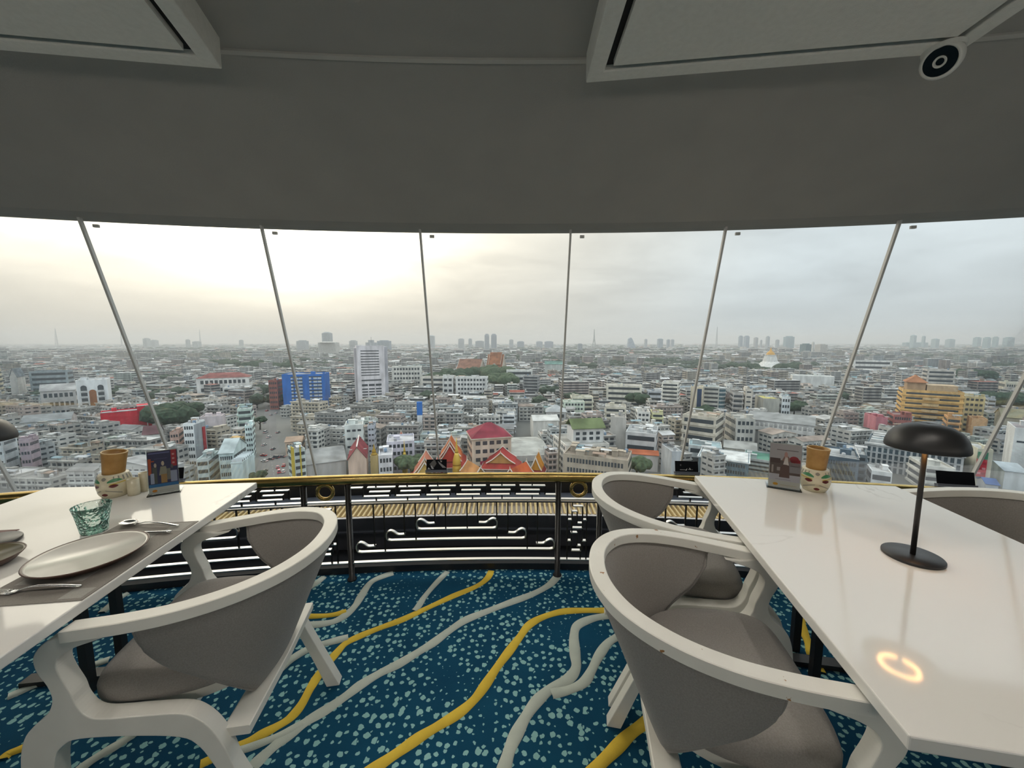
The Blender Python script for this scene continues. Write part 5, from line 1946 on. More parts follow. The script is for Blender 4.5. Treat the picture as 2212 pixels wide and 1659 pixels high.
bld('orange_hotel_wing', 'pale yellow wing with small balconies joined to the tan orange hotel', 2064, 2118, 858, 938, 24, -10, (.56, .48, .28), (.44, .40, .30), 'grid', 7, 4)
bld('grey_balcony_flats', 'grey block of flats with long balconies behind the tan orange hotel', 1984, 2056, 800, 866, 20, 0, (.46, .44, .41), (.38, .37, .35), 'slab', 7)
bld('red_pink_block', 'block painted red above and pink below with a white sign', 1860, 1912, 902, 955, 20, 8, (.42, .17, .20), (.36, .08, .07), 'blank', near='the pink block')
bld('dull_red_flats', 'dull red flats behind the red and pink block', 1908, 1964, 898, 950, 18, 0, (.30, .12, .11), (.28, .20, .20), 'grid', 4, 7)
bld('orange_balcony_block', 'orange block with stacked balconies beside the lamp', 2030, 2068, 903, 965, 16, -8, (.58, .34, .16), (.44, .36, .28), 'slab', 5)
bld('peach_wall_house', 'house with a plain peach wall', 2082, 2128, 906, 950, 16, -6, (.58, .38, .22), (.42, .36, .30), 'blank', clutter=2)
b = bld('grid_facade_mall', 'broad building with a white framed grid of blue glass under rows of white roof units', 1858, 2062, 985, 1046, 34, -14, (.12, .155, .18), (.50, .51, .51), 'blank', clutter=26, near='the white grid facade')
w, d, h, pm = dims(b)
for k in range(17):
    part('white_fin', MB().box(-w / 2 + k * w / 16 - .45, -w / 2 + k * w / 16 + .45, -d / 2 - 1.0, -d / 2 + .1, 0, h - .5), b, M['wall'], (.58, .60, .61))
for k in range(4):
    part('white_beam', MB().box(-w / 2, w / 2, -d / 2 - .8, -d / 2 + .1, h * .23 * k + 3, h * .23 * k + 3.8), b, M['wall'], (.56, .58, .59))
part('white_cornice', MB().box(-w / 2 - 1, w / 2 + 1, -d / 2 - 1.6, -d / 2 + .4, h - .6, h + .5), b, M['wall'], (.60, .61, .61))
for k in range(4):
    part('roof_gallery', MB().box(-w * .46, w * .44, -d * .40 + k * d * .22, -d * .40 + k * d * .22 + d * .09, h - .9, h + 2.0), b, M['wall'], (.56, .57, .57))
b = bld('curved_ledge_office', 'rounded office end with dark glass and pale ledges left of the grid facade', 1800, 1866, 984, 1044, 26, -10, (.15, .18, .20), (.50, .51, .51), 'slab', 4, clutter=6)
b = bld('dark_glass_block', 'dark blue glass block with white roof railings behind the painted head', 1752, 1846, 994, 1058, 24, -10, (.085, .115, .145), (.40, .42, .43), 'grid', 4, 14, clutter=4, near='the dark glass block')
w, d, h, pm = dims(b)
part('roof_railing', MB().tube([(-w / 2, -d / 2, h + 1.2), (w / 2, -d / 2, h + 1.2), (w / 2, d / 2, h + 1.2)], .2, 6).tube([(-w / 2, -d / 2, h + .3), (w / 2, -d / 2, h + .3)], .2, 6), b, M['wall'], (.6, .6, .6))
bld('bright_white_cubes', 'small bright white building with a pitched side roof near the rail', 1864, 1922, 1022, 1062, 12, -4, (.64, .65, .65), (.55, .56, .56), 'ribbon', 2, clutter=2)
bld('white_terrace_house', 'white terrace house with curved roof ledge before the grid facade', 1950, 2056, 1012, 1062, 18, 6, (.57, .57, .54), (.55, .54, .50), 'slab', 3, clutter=5)
b = bld('billboard_building', 'cream building carrying a green and red advertising board', 2068, 2134, 972, 1056, 18, 0, (.52, .50, .40), (.56, .58, .58), 'blank', clutter=1, near='the billboard')
w, d, h, pm = dims(b)
part('green_board', MB().box(-w * .46, w * .16, -d / 2 - 1.0, -d / 2 - .3, h * .74, h * .92), b, M['wall'], (.05, .22, .12))
part('red_board', MB().box(-w * .50, w * .14, -d / 2 - 1.2, -d / 2 - .3, h * .30, h * .74), b, M['wall'], (.52, .015, .035))
for k in range(3):
    for i in range(2):
        part('board_mark', MB().box(-w * .44 + i * w * .30, -w * .20 + i * w * .28, -d / 2 - 1.32, -d / 2 - 1.2, h * (.36 + .125 * k), h * (.41 + .125 * k)), b, M['wall'], (.34, .01, .03) if (k + i) % 2 else (.66, .28, .30))
b = bld('blank_white_wall', 'large blank white wall with two dark slots', 2150, 2300, 936, 1045, 24, -8, (.62, .635, .64), (.36, .33, .34), 'blank', clutter=2, near='the blank white wall')
w, d, h, pm = dims(b)
for x0_, x1_ in ((-.44, -.30), (-.25, -.16), (.0, .12)):
    link('slot_window', BOX1, b, (w * (x0_ + x1_) / 2, -d / 2, h * .70), 0, (w * (x1_ - x0_), .3, h * .035))
bld('low_pale_annex', 'low annex with a pale blue roof under the blank white wall', 2112, 2212, 1022, 1062, 22, 6, (.50, .54, .56), (.50, .56, .60), 'blank', rtype='gable', rh=2.5, near='the pale annex')
bld('blue_shed', 'small shed with a blue roof beside the dark rail board', 2108, 2150, 1048, 1068, 10, 4, (.40, .42, .45), (.07, .14, .34), 'blank', rtype='gable', rh=2)
bld('grey_mid_flats', 'grey flats with dark balconies left of the punched window tower', 1574, 1602, 850, 905, 16, 0, (.40, .38, .36), (.38, .37, .35), 'slab', 5)
bld('blue_stripe_school', 'low school wing with a deep blue band under its roof', 1395, 1428, 845, 880, 14, 0, (.48, .50, .54), (.40, .40, .40), 'ribbon', 3)
b = bld('cream_round_flats', 'cream block of stepped flats beyond the blue stripe school', 1230, 1280, 858, 900, 18, 3, (.55, .53, .44), (.42, .42, .38), 'slab', 4)
bld('pale_green_flats', 'pale green flats with square windows right of the window joint', 1214, 1262, 868, 905, 14, 3, (.48, .54, .46), (.42, .44, .40), 'grid', 4, 6)
bld('white_long_terrace', 'long white terrace with low pediments beyond the red and pink block', 1834, 1924, 780, 810, 22, 0, (.60, .60, .58), (.56, .56, .55), 'ribbon', 3)
bld('grey_round_tank_house', 'grey office with rounded blue tanks right of the tan orange hotel', 2118, 2146, 862, 905, 16, -4, (.36, .40, .44), (.40, .42, .44), 'ribbon', 5)
bld('olive_roof_house', 'house with a dull olive tiled roof before the peach wall', 2140, 2212, 905, 945, 24, -6, (.36, .34, .28), (.30, .29, .20), 'blank', rtype='gable', rh=6)
bld('cream_roof_villa', 'pair of cream roofs by the edge of the view', 2150, 2212, 828, 868, 22, 0, (.52, .50, .42), (.46, .45, .40), 'grid', 3, 8)

# ---------------------------------------------------------------- temple roofs beyond the rail
def temple(name, label, px, yb, w, d, hw, rh, yaw, oc, gc, tiers=2, spire=False):
    c = on_z(px, yb, GZ)
    c = free_spot(Vector((c.x * (1 + d / 2 / c.y), c.y + d / 2, GZ)), w * .57, d * .57, math.radians(yaw))
    root = empty(name, c, math.radians(yaw))
    tag(root, label, 'temple', 'orange roofed temple halls below the railing')
    FOOT.append((c.x, c.y, w * .57, d * .57, math.radians(yaw)))
    part('walls', MB().box(-w * .42, w * .42, -d * .44, d * .44, 0, hw), root, M['wall'], (.58, .55, .48))
    part('doorway', MB().box(-w * .18, w * .18, -d * .44 - .15, -d * .44 + .1, 0, hw * .7), root, M['wall'], (.34, .38, .38))
    z = hw
    # low skirt roof all round
    W, D = w * .56, d * .56
    i1, i2 = w * .36, d * .40
    sk = MB().add([(-W, -D, z - 1.2), (W, -D, z - 1.2), (W, D, z - 1.2), (-W, D, z - 1.2), (-i1, -i2, z + 2.2), (i1, -i2, z + 2.2), (i1, i2, z + 2.2), (-i1, i2, z + 2.2)],
                  [(0, 1, 5, 4), (1, 2, 6, 5), (2, 3, 7, 6), (3, 0, 4, 7)])
    part('skirt_roof', sk, root, M['roof'], (.40, .055, .045))
    part('skirt_edge', MB().tube([(-W, -D, z - 1.1), (W, -D, z - 1.1), (W, D, z - 1.1), (-W, D, z - 1.1)], .22, 5, closed=True).tube([(-i1, -i2, z + 2.2), (i1, -i2, z + 2.2)], .2, 5), root, M['wall'], (.66, .60, .54))
    for t in range(tiers):
        k = 1 - .22 * t
        dw, dd = w * .40 * (1 - .08 * t), d * (.50 - .13 * t)
        zb, hh = z + 2.0 + t * rh * .22, rh * (1 - .06 * t)
        # concave steep slopes
        for s in (-1, 1):
            prof = [(dw, zb), (dw * .62, zb + hh * .30), (dw * .30, zb + hh * .64), (0, zb + hh)]
            vs_ = [(s * x, -dd, zz) for x, zz in prof] + [(s * x, dd, zz) for x, zz in prof]
            o = part('roof_slope', MB().add(vs_, [(0, 1, 5, 4), (1, 2, 6, 5), (2, 3, 7, 6)]), root, M['roof'], oc)
            for e in (-1, 1):
                pts_ = [(s * x, e * dd, zz + .1) for x, zz in prof]
                part('white_bargeboard', MB().tube(pts_, .32, 5), root, M['wall'], (.70, .64, .56))
        for e in (-1, 1):
            part('gable_end', MB().add([(-dw * .86, e * (dd - .5), zb), (dw * .86, e * (dd - .5), zb), (dw * .5, e * (dd - .5), zb + hh * .36), (0, e * (dd - .5), zb + hh * .92), (-dw * .5, e * (dd - .5), zb + hh * .36)], [(0, 1, 2, 3, 4)]), root, M['wall'], gc)
            part('horn_finial', MB().tube([(0, e * dd, zb + hh), (0, e * (dd + .4), zb + hh + .5), (0, e * (dd + .2), zb + hh + 1.1), (0, e * (dd + .5), zb + hh + 1.7)], [.3, .2, .14, .05], 5), root, M['wall'], (.70, .62, .48))
    return root


def chedi(label, px, yb, r, h, col=(.58, .40, .06)):
    c = on_z(px, yb, GZ)
    c = free_spot(c, r * 1.05, r * 1.05, 0)
    FOOT.append((c.x, c.y, r, r, 0))
    root = empty('gilded_chedi', (c.x, c.y, GZ))
    tag(root, label, 'stupa', None)
    M['gilt'] = M.get('gilt') or mat('gilt_tile', col, 0.4, metal=0.3)
    MB().lathe([(r, 0), (r, h * .30), (r * .9, h * .36)], 20).build('drum', M['gilt'], root, smooth=False)
    MB().lathe([(r * .9, h * .36), (r * .95, h * .40), (r * .82, h * .50), (r * .55, h * .60), (r * .38, h * .65)], 20).build('bell', M['gilt'], root, smooth=True)
    MB().lathe([(r * .40, h * .65), (r * .42, h * .69), (r * .25, h * .76), (r * .16, h * .86), (r * .03, h)], 16).build('spire', M['gilt'], root, smooth=True)
    return root


OR, RD, GO = (.44, .12, .04), (.34, .035, .032), (.46, .27, .09)
temple('temple_hall', 'orange temple hall with a red gable and a lower red skirt roof', 975, 1032, 16, 20, 7, 9.5, 6, (.52, .14, .04), (.46, .045, .03), 2)
chedi('gilded bell shaped stupa rising behind the orange temple hall', 987, 1024, 2.4, 24)
temple('temple_hall', 'salmon orange temple hall with a golden gable behind the photograph board', 920, 1030, 16, 20, 6, 8.5, 10, (.46, .16, .10), (.58, .38, .11), 2)
temple('temple_hall', 'small maroon orange temple roof seen over the green trees', 872, 1030, 10, 16, 6, 7.5, 22, (.42, .12, .07), (.50, .20, .10), 1)
chedi('slim gilded stupa beside the small maroon orange temple roof', 875, 1022, 1.5, 20)
temple('temple_roof', 'pale orange gable roof with white edges, first of the row by the rail', 1024, 1040, 12, 15, 5, 5.5, 32, (.50, .24, .09), GO, 1)
temple('temple_roof', 'long crimson temple roof with a white ridge before the school', 1084, 1036, 20, 13, 7, 6, -4, RD, GO, 1)
temple('temple_roof', 'orange red temple roof cut by white ridges, turned to the rail', 1120, 1044, 14, 15, 5, 6, -34, (.50, .10, .03), (.50, .11, .04), 1)
temple('temple_roof', 'bright orange small temple gable at the end of the row', 1160, 1044, 8, 12, 5, 7, -12, (.58, .24, .03), (.60, .28, .04), 1)
temple('temple_roof', 'tiny white edged tan temple roof between the larger ones', 1072, 1047, 7, 8, 4, 4.5, 20, (.50, .26, .12), GO, 1)
temple('temple_hall', 'distant brown tiled temple hall with long ridge', 1018, 815, 70, 52, 14, 22, 80, (.26, .13, .09), (.40, .34, .28), 1)
temple('temple_hall', 'distant orange brown temple hall with a steep peak', 1072, 812, 44, 40, 14, 30, 74, (.32, .13, .06), (.50, .44, .36), 2)

# ---------------------------------------------------------------- the golden mount
c = on_z(1662, 800, GZ)
gm_ = empty('golden_mount', (c.x, c.y, GZ))
tag(gm_, 'white terraced temple hill crowned with a golden dome', 'temple')
sc_ = c.y / FPX
hw = 27 * sc_
ztop = at_y(1655, 768, c.y).z - GZ
part('white_hill', MB().lathe([(hw, 0), (hw * .98, ztop * .25), (hw * .62, ztop * .55), (hw * .52, ztop * .6), (hw * .42, ztop * .92), (hw * .36, ztop)], 14), gm_, M['wall'], (.66, .66, .64)).location = (0, 0, 0)
part('terrace_rim', MB().lathe([(hw * .40, ztop * .96), (hw * .40, ztop * 1.04), (hw * .34, ztop * 1.05)], 14), gm_, M['wall'], (.6, .6, .58))
M['gilt_far'] = mat('gilded_dome', (.56, .30, .05), 0.45)
MB().lathe([(hw * .30, ztop), (hw * .31, ztop * 1.08), (hw * .22, ztop * 1.22), (hw * .10, ztop * 1.30), (hw * .05, ztop * 1.42), (hw * .01, ztop * 1.55)], 18).build('golden_dome', M['gilt_far'], gm_, smooth=True)
FOOT.append((c.x, c.y, hw, hw, 0))

# ---------------------------------------------------------------- far skyline
SKY = [  # xl, xr, yt, yb, colour, phrase
    (641, 668, 735, 757, (.40, .42, .44), 'broad pale slab tower on the hazy skyline above the blue office'),
    (697, 720, 717, 757, (.33, .36, .38), 'dark tower with a rounded crown on the skyline'),
    (688, 734, 738, 762, (.50, .49, .46), 'cluster of pale blocks at the foot of the rounded crown tower'),
    (755, 773, 735, 754, (.42, .43, .44), 'hazy tower half hidden behind the tall white tower'),
    (815, 846, 735, 756, (.28, .33, .38), 'blue grey tower just behind the tall white tower'),
    (924, 940, 724, 750, (.40, .43, .45), 'slim rounded tower left of the distant temple roofs'),
    (990, 1003, 731, 749, (.42, .44, .46), 'pale tower in the far haze left of the twin towers'),
    (1012, 1020, 731, 749, (.44, .46, .48), 'thin tower in the far haze beside the twin towers'),
    (1027, 1046, 736, 750, (.30, .33, .36), 'squat dark tower at the foot of the twin towers'),
    (1047, 1057, 721, 753, (.42, .44, .47), 'slimmer of the two tall twin towers'),
    (1061, 1073, 721, 754, (.36, .39, .43), 'broader of the two tall twin towers'),
    (1100, 1109, 733, 749, (.42, .44, .47), 'lone thin tower right of the twin towers'),
    (1117, 1132, 737, 750, (.34, .38, .43), 'blue squat tower right of the twin towers'),
    (1158, 1172, 737, 751, (.40, .43, .47), 'stepped tower left of the blue slab by the window joint'),
    (1176, 1195, 737, 752, (.28, .32, .39), 'deep blue slab tower by the window joint'),
    (1247, 1258, 742, 754, (.34, .37, .40), 'small dark block beside the bridge pylon'),
    (1391, 1398, 732, 750, (.42, .45, .48), 'thin pale tower right of the sail shaped tower'),
    (1419, 1432, 731, 747, (.28, .34, .40), 'rounded blue tower in the right haze'),
    (1439, 1447, 733, 748, (.34, .38, .43), 'left tower of a small pair before the window joint'),
    (1448, 1456, 733, 748, (.40, .44, .48), 'right tower of a small pair before the window joint'),
    (1594, 1604, 725, 750, (.27, .33, .40), 'tall blue tower of the cluster left of the golden mount'),
    (1605, 1618, 725, 750, (.30, .36, .43), 'broad blue tower of the cluster left of the golden mount'),
    (1627, 1637, 728, 748, (.42, .43, .45), 'pale rounded tower of the cluster left of the golden mount'),
    (1641, 1646, 734, 748, (.38, .40, .42), 'thin tower of the cluster left of the golden mount'),
    (1653, 1662, 726, 748, (.34, .38, .42), 'tower rising straight above the golden dome'),
    (1674, 1683, 733, 748, (.36, .40, .43), 'small rounded tower right of the golden dome'),
    (1691, 1715, 726, 748, (.22, .32, .36), 'wide teal slab tower on the skyline'),
    (1726, 1751, 742, 770, (.13, .19, .21), 'dark teal slab with a curved face beside the white slab'),
    (1751, 1757, 738, 771, (.56, .56, .54), 'narrow white fin between the teal slab and the pale hotel'),
    (1758, 1786, 743, 770, (.46, .44, .41), 'pale hotel slab with a fine window grid'),
    (1794, 1803, 764, 778, (.56, .56, .54), 'white frame block below the pale hotel slab'),
    (310, 327, 730, 752, (.40, .42, .42), 'hazy tower of the pair above the red wall'),
    (326, 344, 734, 752, (.42, .44, .44), 'lower hazy tower of the pair above the red wall'),
    (402, 412, 733, 750, (.40, .42, .42), 'lone hazy tower above the white stepped apartments'),
    (416, 436, 737, 750, (.42, .44, .44), 'low hazy block above the white stepped apartments'),
    (517, 527, 734, 750, (.40, .42, .42), 'thin hazy tower left of the second window joint'),
    (1965, 1977, 723, 748, (.30, .40, .43), 'hazy teal tower with a peaked top'),
    (1990, 1997, 725, 748, (.30, .40, .43), 'thin hazy teal tower beside the peaked one'),
    (1948, 2004, 739, 750, (.30, .39, .41), 'long hazy teal block at the foot of the peaked tower'),
    (2010, 2028, 731, 749, (.34, .43, .45), 'rounded hazy teal tower right of the peaked one'),
    (2040, 2062, 732, 749, (.35, .44, .46), 'pale hazy teal block before the last cluster'),
    (2100, 2118, 728, 749, (.27, .39, .42), 'left tower of the teal cluster at the edge of the view'),
    (2122, 2138, 728, 749, (.27, .39, .42), 'middle tower of the teal cluster at the edge of the view'),
    (2143, 2154, 727, 749, (.27, .39, .42), 'narrow tower of the teal cluster at the edge of the view'),
    (2164, 2190, 728, 749, (.27, .39, .42), 'broad tower of the teal cluster at the edge of the view'),
]
for i, (xl, xr, yt, yb, col, ph_) in enumerate(SKY):
    Y = {True: 1900.0, False: 3600.0}[yb > 760]
    if 752 < yb <= 760:
        Y = 2700.0
    Y += 130 * (i % 3)
    c = at_y((xl + xr) / 2, yb, Y)
    w = (xr - xl) / FPX * Y
    h = at_y(1106, yt, Y).z - GZ
    d = min(w * .7, 40)
    w = max(w * .45, w - d * abs(c.x / Y))
    root = empty('skyline_tower', (c.x, Y, GZ))
    tag(root, ph_, 'tower', 'hazy towers on the skyline')
    FOOT.append((c.x, Y, w / 2 + 5, d / 2 + 5, 0))
    part('shaft', MB().box(-w / 2, w / 2, -d / 2, d / 2, 0, h * .94), root, M['wall'], col)
    if 'round' in ph_:
        part('crown', MB().lathe([(w * .46, h * .94), (w * .42, h * .97), (w * .25, h)], 14), root, M['wall'], dark(col, 1.05))
    elif 'peak' in ph_:
        part('crown', hip(MB(), w * .9, d * .9, h * .94, h * .06, 0), root, M['wall'], col)
    else:
        part('crown', MB().box(-w * .32, w * .34, -d * .3, d * .3, h * .94, h), root, M['wall'], dark(col, 1.08))
    jm = MB()
    nf = max(5, int(h / 7))
    for k in range(nf):
        jm.box(-w * .44, w * .44, -d / 2 - .5, -d / 2, h * .9 * (k + .3) / nf, h * .9 * (k + .7) / nf)
    part('window_bands', jm, root, M['wall'], dark(col, .72), stuff=True)
# sail-shaped tower and bridge pylon
Y = 3600.0
c = at_y(1363, 749, Y)
w = 15 / FPX * Y
h = at_y(1106, 729, Y).z - GZ
root = empty('sail_tower', (c.x, Y, GZ))
tag(root, 'sail shaped blue tower leaning on the skyline', 'tower', 'hazy towers on the skyline')
sil = [(-w / 2, 0), (w / 2 + w * .2, 0), (w * .42, h * .45), (w * .10, h * .86), (-w * .12, h), (-w * .40, h * .9), (-w * .46, h * .5)]
mb = MB().add([(x, -20, z) for x, z in sil] + [(x, 20, z) for x, z in sil], [tuple(range(7)), tuple(range(13, 6, -1))] + [(i, 7 + i, 7 + (i + 1) % 7, (i + 1) % 7) for i in range(7)])
part('shaft', mb, root, M['wall'], (.27, .33, .41))
part('window_bands', MB().box(-w * .38, w * .3, -20.6, -20, h * .2, h * .24).box(-w * .38, w * .25, -20.6, -20, h * .4, h * .44).box(-w * .36, w * .15, -20.6, -20, h * .6, h * .64), root, M['wall'], (.2, .25, .32), stuff=True)
Y = 3300.0
c = at_y(1283, 752, Y)
h = at_y(1106, 710, Y).z - GZ
root = empty('bridge_pylon', (c.x, Y, GZ))
tag(root, 'tall tapering bridge pylon on the skyline', 'pylon')
part('mast', MB().lathe([(7, h * .5), (5, h * .7), (3, h * .96), (.5, h)], 10), root, M['wall'], (.40, .40, .38))
for s in (-1, 1):
    part('pylon_leg', MB().tube([(s * 16, 0, 0), (s * 12, 0, h * .22), (s * 2, 0, h * .55)], 4.5, 8), root, M['wall'], (.42, .42, .40))
# lattice masts
for px, yt, yy, wd in ((124, 709, 4200, 26), (434, 712, 4500, 14), (1547, 706, 3800, 16), (264, 716, 4500, 12)):
    c = at_y(px, 748, yy)
    h = at_y(1106, yt, yy).z - GZ
    root = empty('radio_mast', (c.x, yy, GZ))
    tag(root, {124: 'tall lattice radio mast at the hazy left horizon', 434: 'faint thin radio mast right of the first window joint', 1547: 'faint radio mast beside the fifth window joint', 264: 'faint radio mast beside the first window joint'}[px], 'mast', 'radio masts on the horizon')
    for sx, sy in ((-1, -1), (1, -1), (0, 1)):
        part('mast_leg', MB().tube([(sx * wd * .5, sy * wd * .4, 0), (sx * 1.2, sy, h)], [2.2, 1.2], 5), root, M['wall'], (.36, .36, .36))
    jm = MB()
    for k in range(14):
        t0, t1 = k / 14, (k + 1) / 14
        a, b_ = wd * .5 * (1 - t0) + 1, wd * .5 * (1 - t1) + 1
        jm.tube([(-a, -a * .8, h * t0), (b_, -b_ * .8, h * t1)], .9, 4).tube([(a, -a * .8, h * t0), (-b_, -b_ * .8, h * t1)], .9, 4)
    part('lattice', jm, root, M['wall'], (.36, .36, .36), stuff=True)

# ---------------------------------------------------------------- the long street with its cars
SL = [(548, 1040), (560, 985), (567, 940), (570, 897), (574, 866), (578, 846)]
SR = [(640, 1040), (608, 985), (598, 940), (596, 897), (592, 866), (590, 846)]
L_ = [on_z(x, y, GZ + .12) for x, y in SL]
R_ = [on_z(x, y, GZ + .12) for x, y in SR]
M['asphalt'] = mat('worn_asphalt', (.155, .155, .155), .85, noise=(.06, (.11, .11, .11), .8))
mb = MB()
for i in range(len(L_) - 1):
    mb.add([L_[i], R_[i], R_[i + 1], L_[i + 1]], [(0, 1, 2, 3)])
street = mb.build('street', M['asphalt'])
tag(street, 'straight grey street running away between the shophouses', kind='structure')
for i in range(len(L_) - 1):
    n = int((L_[i + 1] - L_[i]).length / 6)
    for k in range(n):
        t0, t1 = k / n, (k + .45) / n
        p0, p1 = (L_[i].lerp(L_[i + 1], t0) + R_[i].lerp(R_[i + 1], t0)) / 2, (L_[i].lerp(L_[i + 1], t1) + R_[i].lerp(R_[i + 1], t1)) / 2
        if i > 3:
            continue
        s = Vector((.14, 0, .02))
        part('lane_dash', MB().add([p0 - s, p0 + s, p1 + s, p1 - s], [(0, 1, 2, 3)]), street, M['wall'], (.5, .5, .48))
for i in range(len(L_) - 1):
    m0, m1 = (L_[i] + R_[i]) / 2, (L_[i + 1] + R_[i + 1]) / 2
    n = max(1, int((m1 - m0).length / 10))
    for k in range(n):
        t = (k + .5) / n
        a, b_ = L_[i].lerp(L_[i + 1], t), R_[i].lerp(R_[i + 1], t)
        FOOT.append(((a.x + b_.x) / 2, (a.y + b_.y) / 2, (b_.x - a.x) / 2 + 1, 7, 0))

M['car_paint'] = city_mat('car_paint', rough=.3, stain=.05)
M['tyre'] = mat('tyre', (.01, .01, .01), .8)
M['tail'] = mat('tail_light', (.5, .02, .02), .4, emit=((1.0, .05, .03), 1.2))


def car_meshes(van):
    h0, h1 = (.35, 1.15) if van else (.35, .85)
    body = MB().add([(-.85, -2.1, h0), (.85, -2.1, h0), (.85, 2.1, h0), (-.85, 2.1, h0), (-.82, -2.15, h1), (.82, -2.15, h1), (.82, 2.1, h1 - .1), (-.82, 2.1, h1 - .1)],
                    [(0, 3, 2, 1), (4, 5, 6, 7), (0, 1, 5, 4), (1, 2, 6, 5), (2, 3, 7, 6), (3, 0, 4, 7)])
    ct = 2.0 if van else 1.42
    y0, y1, y2, y3 = (-2.05, -1.9, 1.0, 1.6) if van else (-1.7, -1.0, .5, 1.15)
    cabin = MB().add([(-.76, y0, h1 - .05), (.76, y0, h1 - .05), (.76, y3, h1 - .08), (-.76, y3, h1 - .08), (-.62, y1, ct), (.62, y1, ct), (.62, y2, ct), (-.62, y2, ct)],
                     [(4, 5, 6, 7), (0, 1, 5, 4), (1, 2, 6, 5), (2, 3, 7, 6), (3, 0, 4, 7)])
    roofp = MB().box(-.60, .60, y1 + .03, y2 - .03, ct, ct + .05)
    return body.mesh('car_body', M['car_paint']), cabin.mesh('car_glass', M['cglass']), roofp.mesh('car_roof', M['car_paint'])


CARS = {0: car_meshes(False), 1: car_meshes(True)}
WHEEL = MB().lathe([(.33, -.1), (.33, .1)], 14, M=Matrix.Rotation(math.pi / 2, 4, 'Y')).mesh('wheel', M['tyre'])
LIGHT = MB().box(-.14, .14, -.04, .02, -.07, .07).mesh('tail_light', M['tail'])
CL = [(569, 985, 80, (.36, .02, .02), 0, 'red car turning at the street corner beside the zigzag market'), (571, 997, 76, (.62, .62, .62), 0, 'white car turning at the street corner, in front of the red one'),
      (584, 993, 84, (.03, .03, .04), 0, 'black car second in the queue across the junction'), (596, 990, 84, (.06, .06, .07), 1, 'dark van in the queue across the junction'),
      (609, 988, 84, (.05, .05, .06), 0, 'black car at the end of the queue across the junction'), (600, 1011, 30, (.42, .10, .14), 0, 'pink taxi waiting left of the red taxi'),
      (613, 1007, 24, (.48, .03, .03), 0, 'red taxi waiting at the stop line'), (603, 1021, 30, (.50, .10, .16), 1, 'pink van behind the pink taxi'),
      (612, 1020, 30, (.62, .60, .58), 0, 'white car behind the red taxi'), (572, 1019, 5, (.04, .05, .05), 0, 'dark parked car beside the zigzag market'),
      (590, 971, 3, (.10, .11, .12), 0, 'grey car driving alone up the street'), (571, 962, 4, (.45, .46, .46), 0, 'silver car at the left kerb'),
      (574, 935, 3, (.60, .60, .60), 1, 'white van at the left kerb'), (571, 914, 3, (.55, .56, .58), 0, 'pale car further along the left kerb'),
      (597, 893, 3, (.60, .60, .60), 0, 'white car at the right kerb near the sign building'), (586, 897, 3, (.5, .5, .5), 0, 'silver car in the middle of the street'),
      (577, 888, 3, (.40, .03, .03), 0, 'red lit car braking in the distance'), (594, 872, 3, (.42, .03, .03), 0, 'red lit car below the sign building'),
      (601, 935, 3, (.25, .26, .27), 0, 'grey car at the right kerb'), (581, 945, 3, (.62, .62, .62), 0, 'white car going up the left lane')]
for px, py, yw, col, van, lb in CL:
    p = on_z(px, py, GZ + .12)
    root = empty('car', p, math.radians(yw))
    tag(root, lb, 'car', 'cars in the long street')
    bm_, gm2, rm_ = CARS[van]
    bd = link('body', bm_, root, color=col)
    link('cabin_glass', gm2, root)
    link('roof_panel', rm_, root, color=col)
    for sx in (-.78, .78):
        for sy in (-1.3, 1.3):
            link('wheel', WHEEL, root, (sx, sy, .33))
        link('tail_light', LIGHT, bd, (sx * .8, -2.16, .72))

# ---------------------------------------------------------------- trees
M['leaf'] = city_mat('foliage', rough=.9, stain=.55, sc=(.5, .5, .5))
M['bark'] = mat('bark', (.06, .045, .035), .9)


def ico(sub_):
    bm = bmesh.new()
    bmesh.ops.create_icosphere(bm, subdivisions=sub_, radius=1.0)
    v = np.array([x.co[:] for x in bm.verts])
    f = [tuple(x.index for x in q.verts) for q in bm.faces]
    bm.free()
    return v, f


I2, I1 = ico(2), ico(1)


def crown(mb, x, y, z, r, rz, rr, n=9):
    for k in range(n):
        a, q = rr.uniform(0, 6.28), rr.uniform(0, .75) ** .5
        cx_, cy_ = x + r * q * math.cos(a), y + r * q * math.sin(a)
        cz = z + rz * rr.uniform(-.25, .55) * (1.1 - q)
        s = r * rr.uniform(.32, .55)
        vv = I2[0] * (1 + 0.26 * np.array([rr.random() - .5 for _ in range(len(I2[0]))])[:, None])
        mb.add([(cx_ + a_[0] * s, cy_ + a_[1] * s, cz + a_[2] * s * .8) for a_ in vv], I2[1])
    return mb


def tree(name, label, px, py, r, h, col):
    p0 = on_z(px, py, GZ)
    p = free_spot(p0, r * 1.25, r * 1.25, 0)
    root = empty(name, p)
    tag(root, label, 'tree', None)
    rr = random.Random(int(px * 3 + py))
    MB().tube([(0, 0, 0), (.3, .2, h * .4), (0, 0, h * .7)], [.7, .5, .3], 7).build('trunk', M['bark'], root)
    for k in range(3):
        a = k * 2.1
        MB().tube([(0, 0, h * .4), (r * .5 * math.cos(a), r * .5 * math.sin(a), h * .68)], [.35, .15], 5).build('branch', M['bark'], root)
    part('crown', crown(MB(), 0, 0, h * .72, r, h * .3, rr, 14), root, M['leaf'], col)
    FOOT.append((p.x, p.y, r * 1.25, r * 1.25, 0))


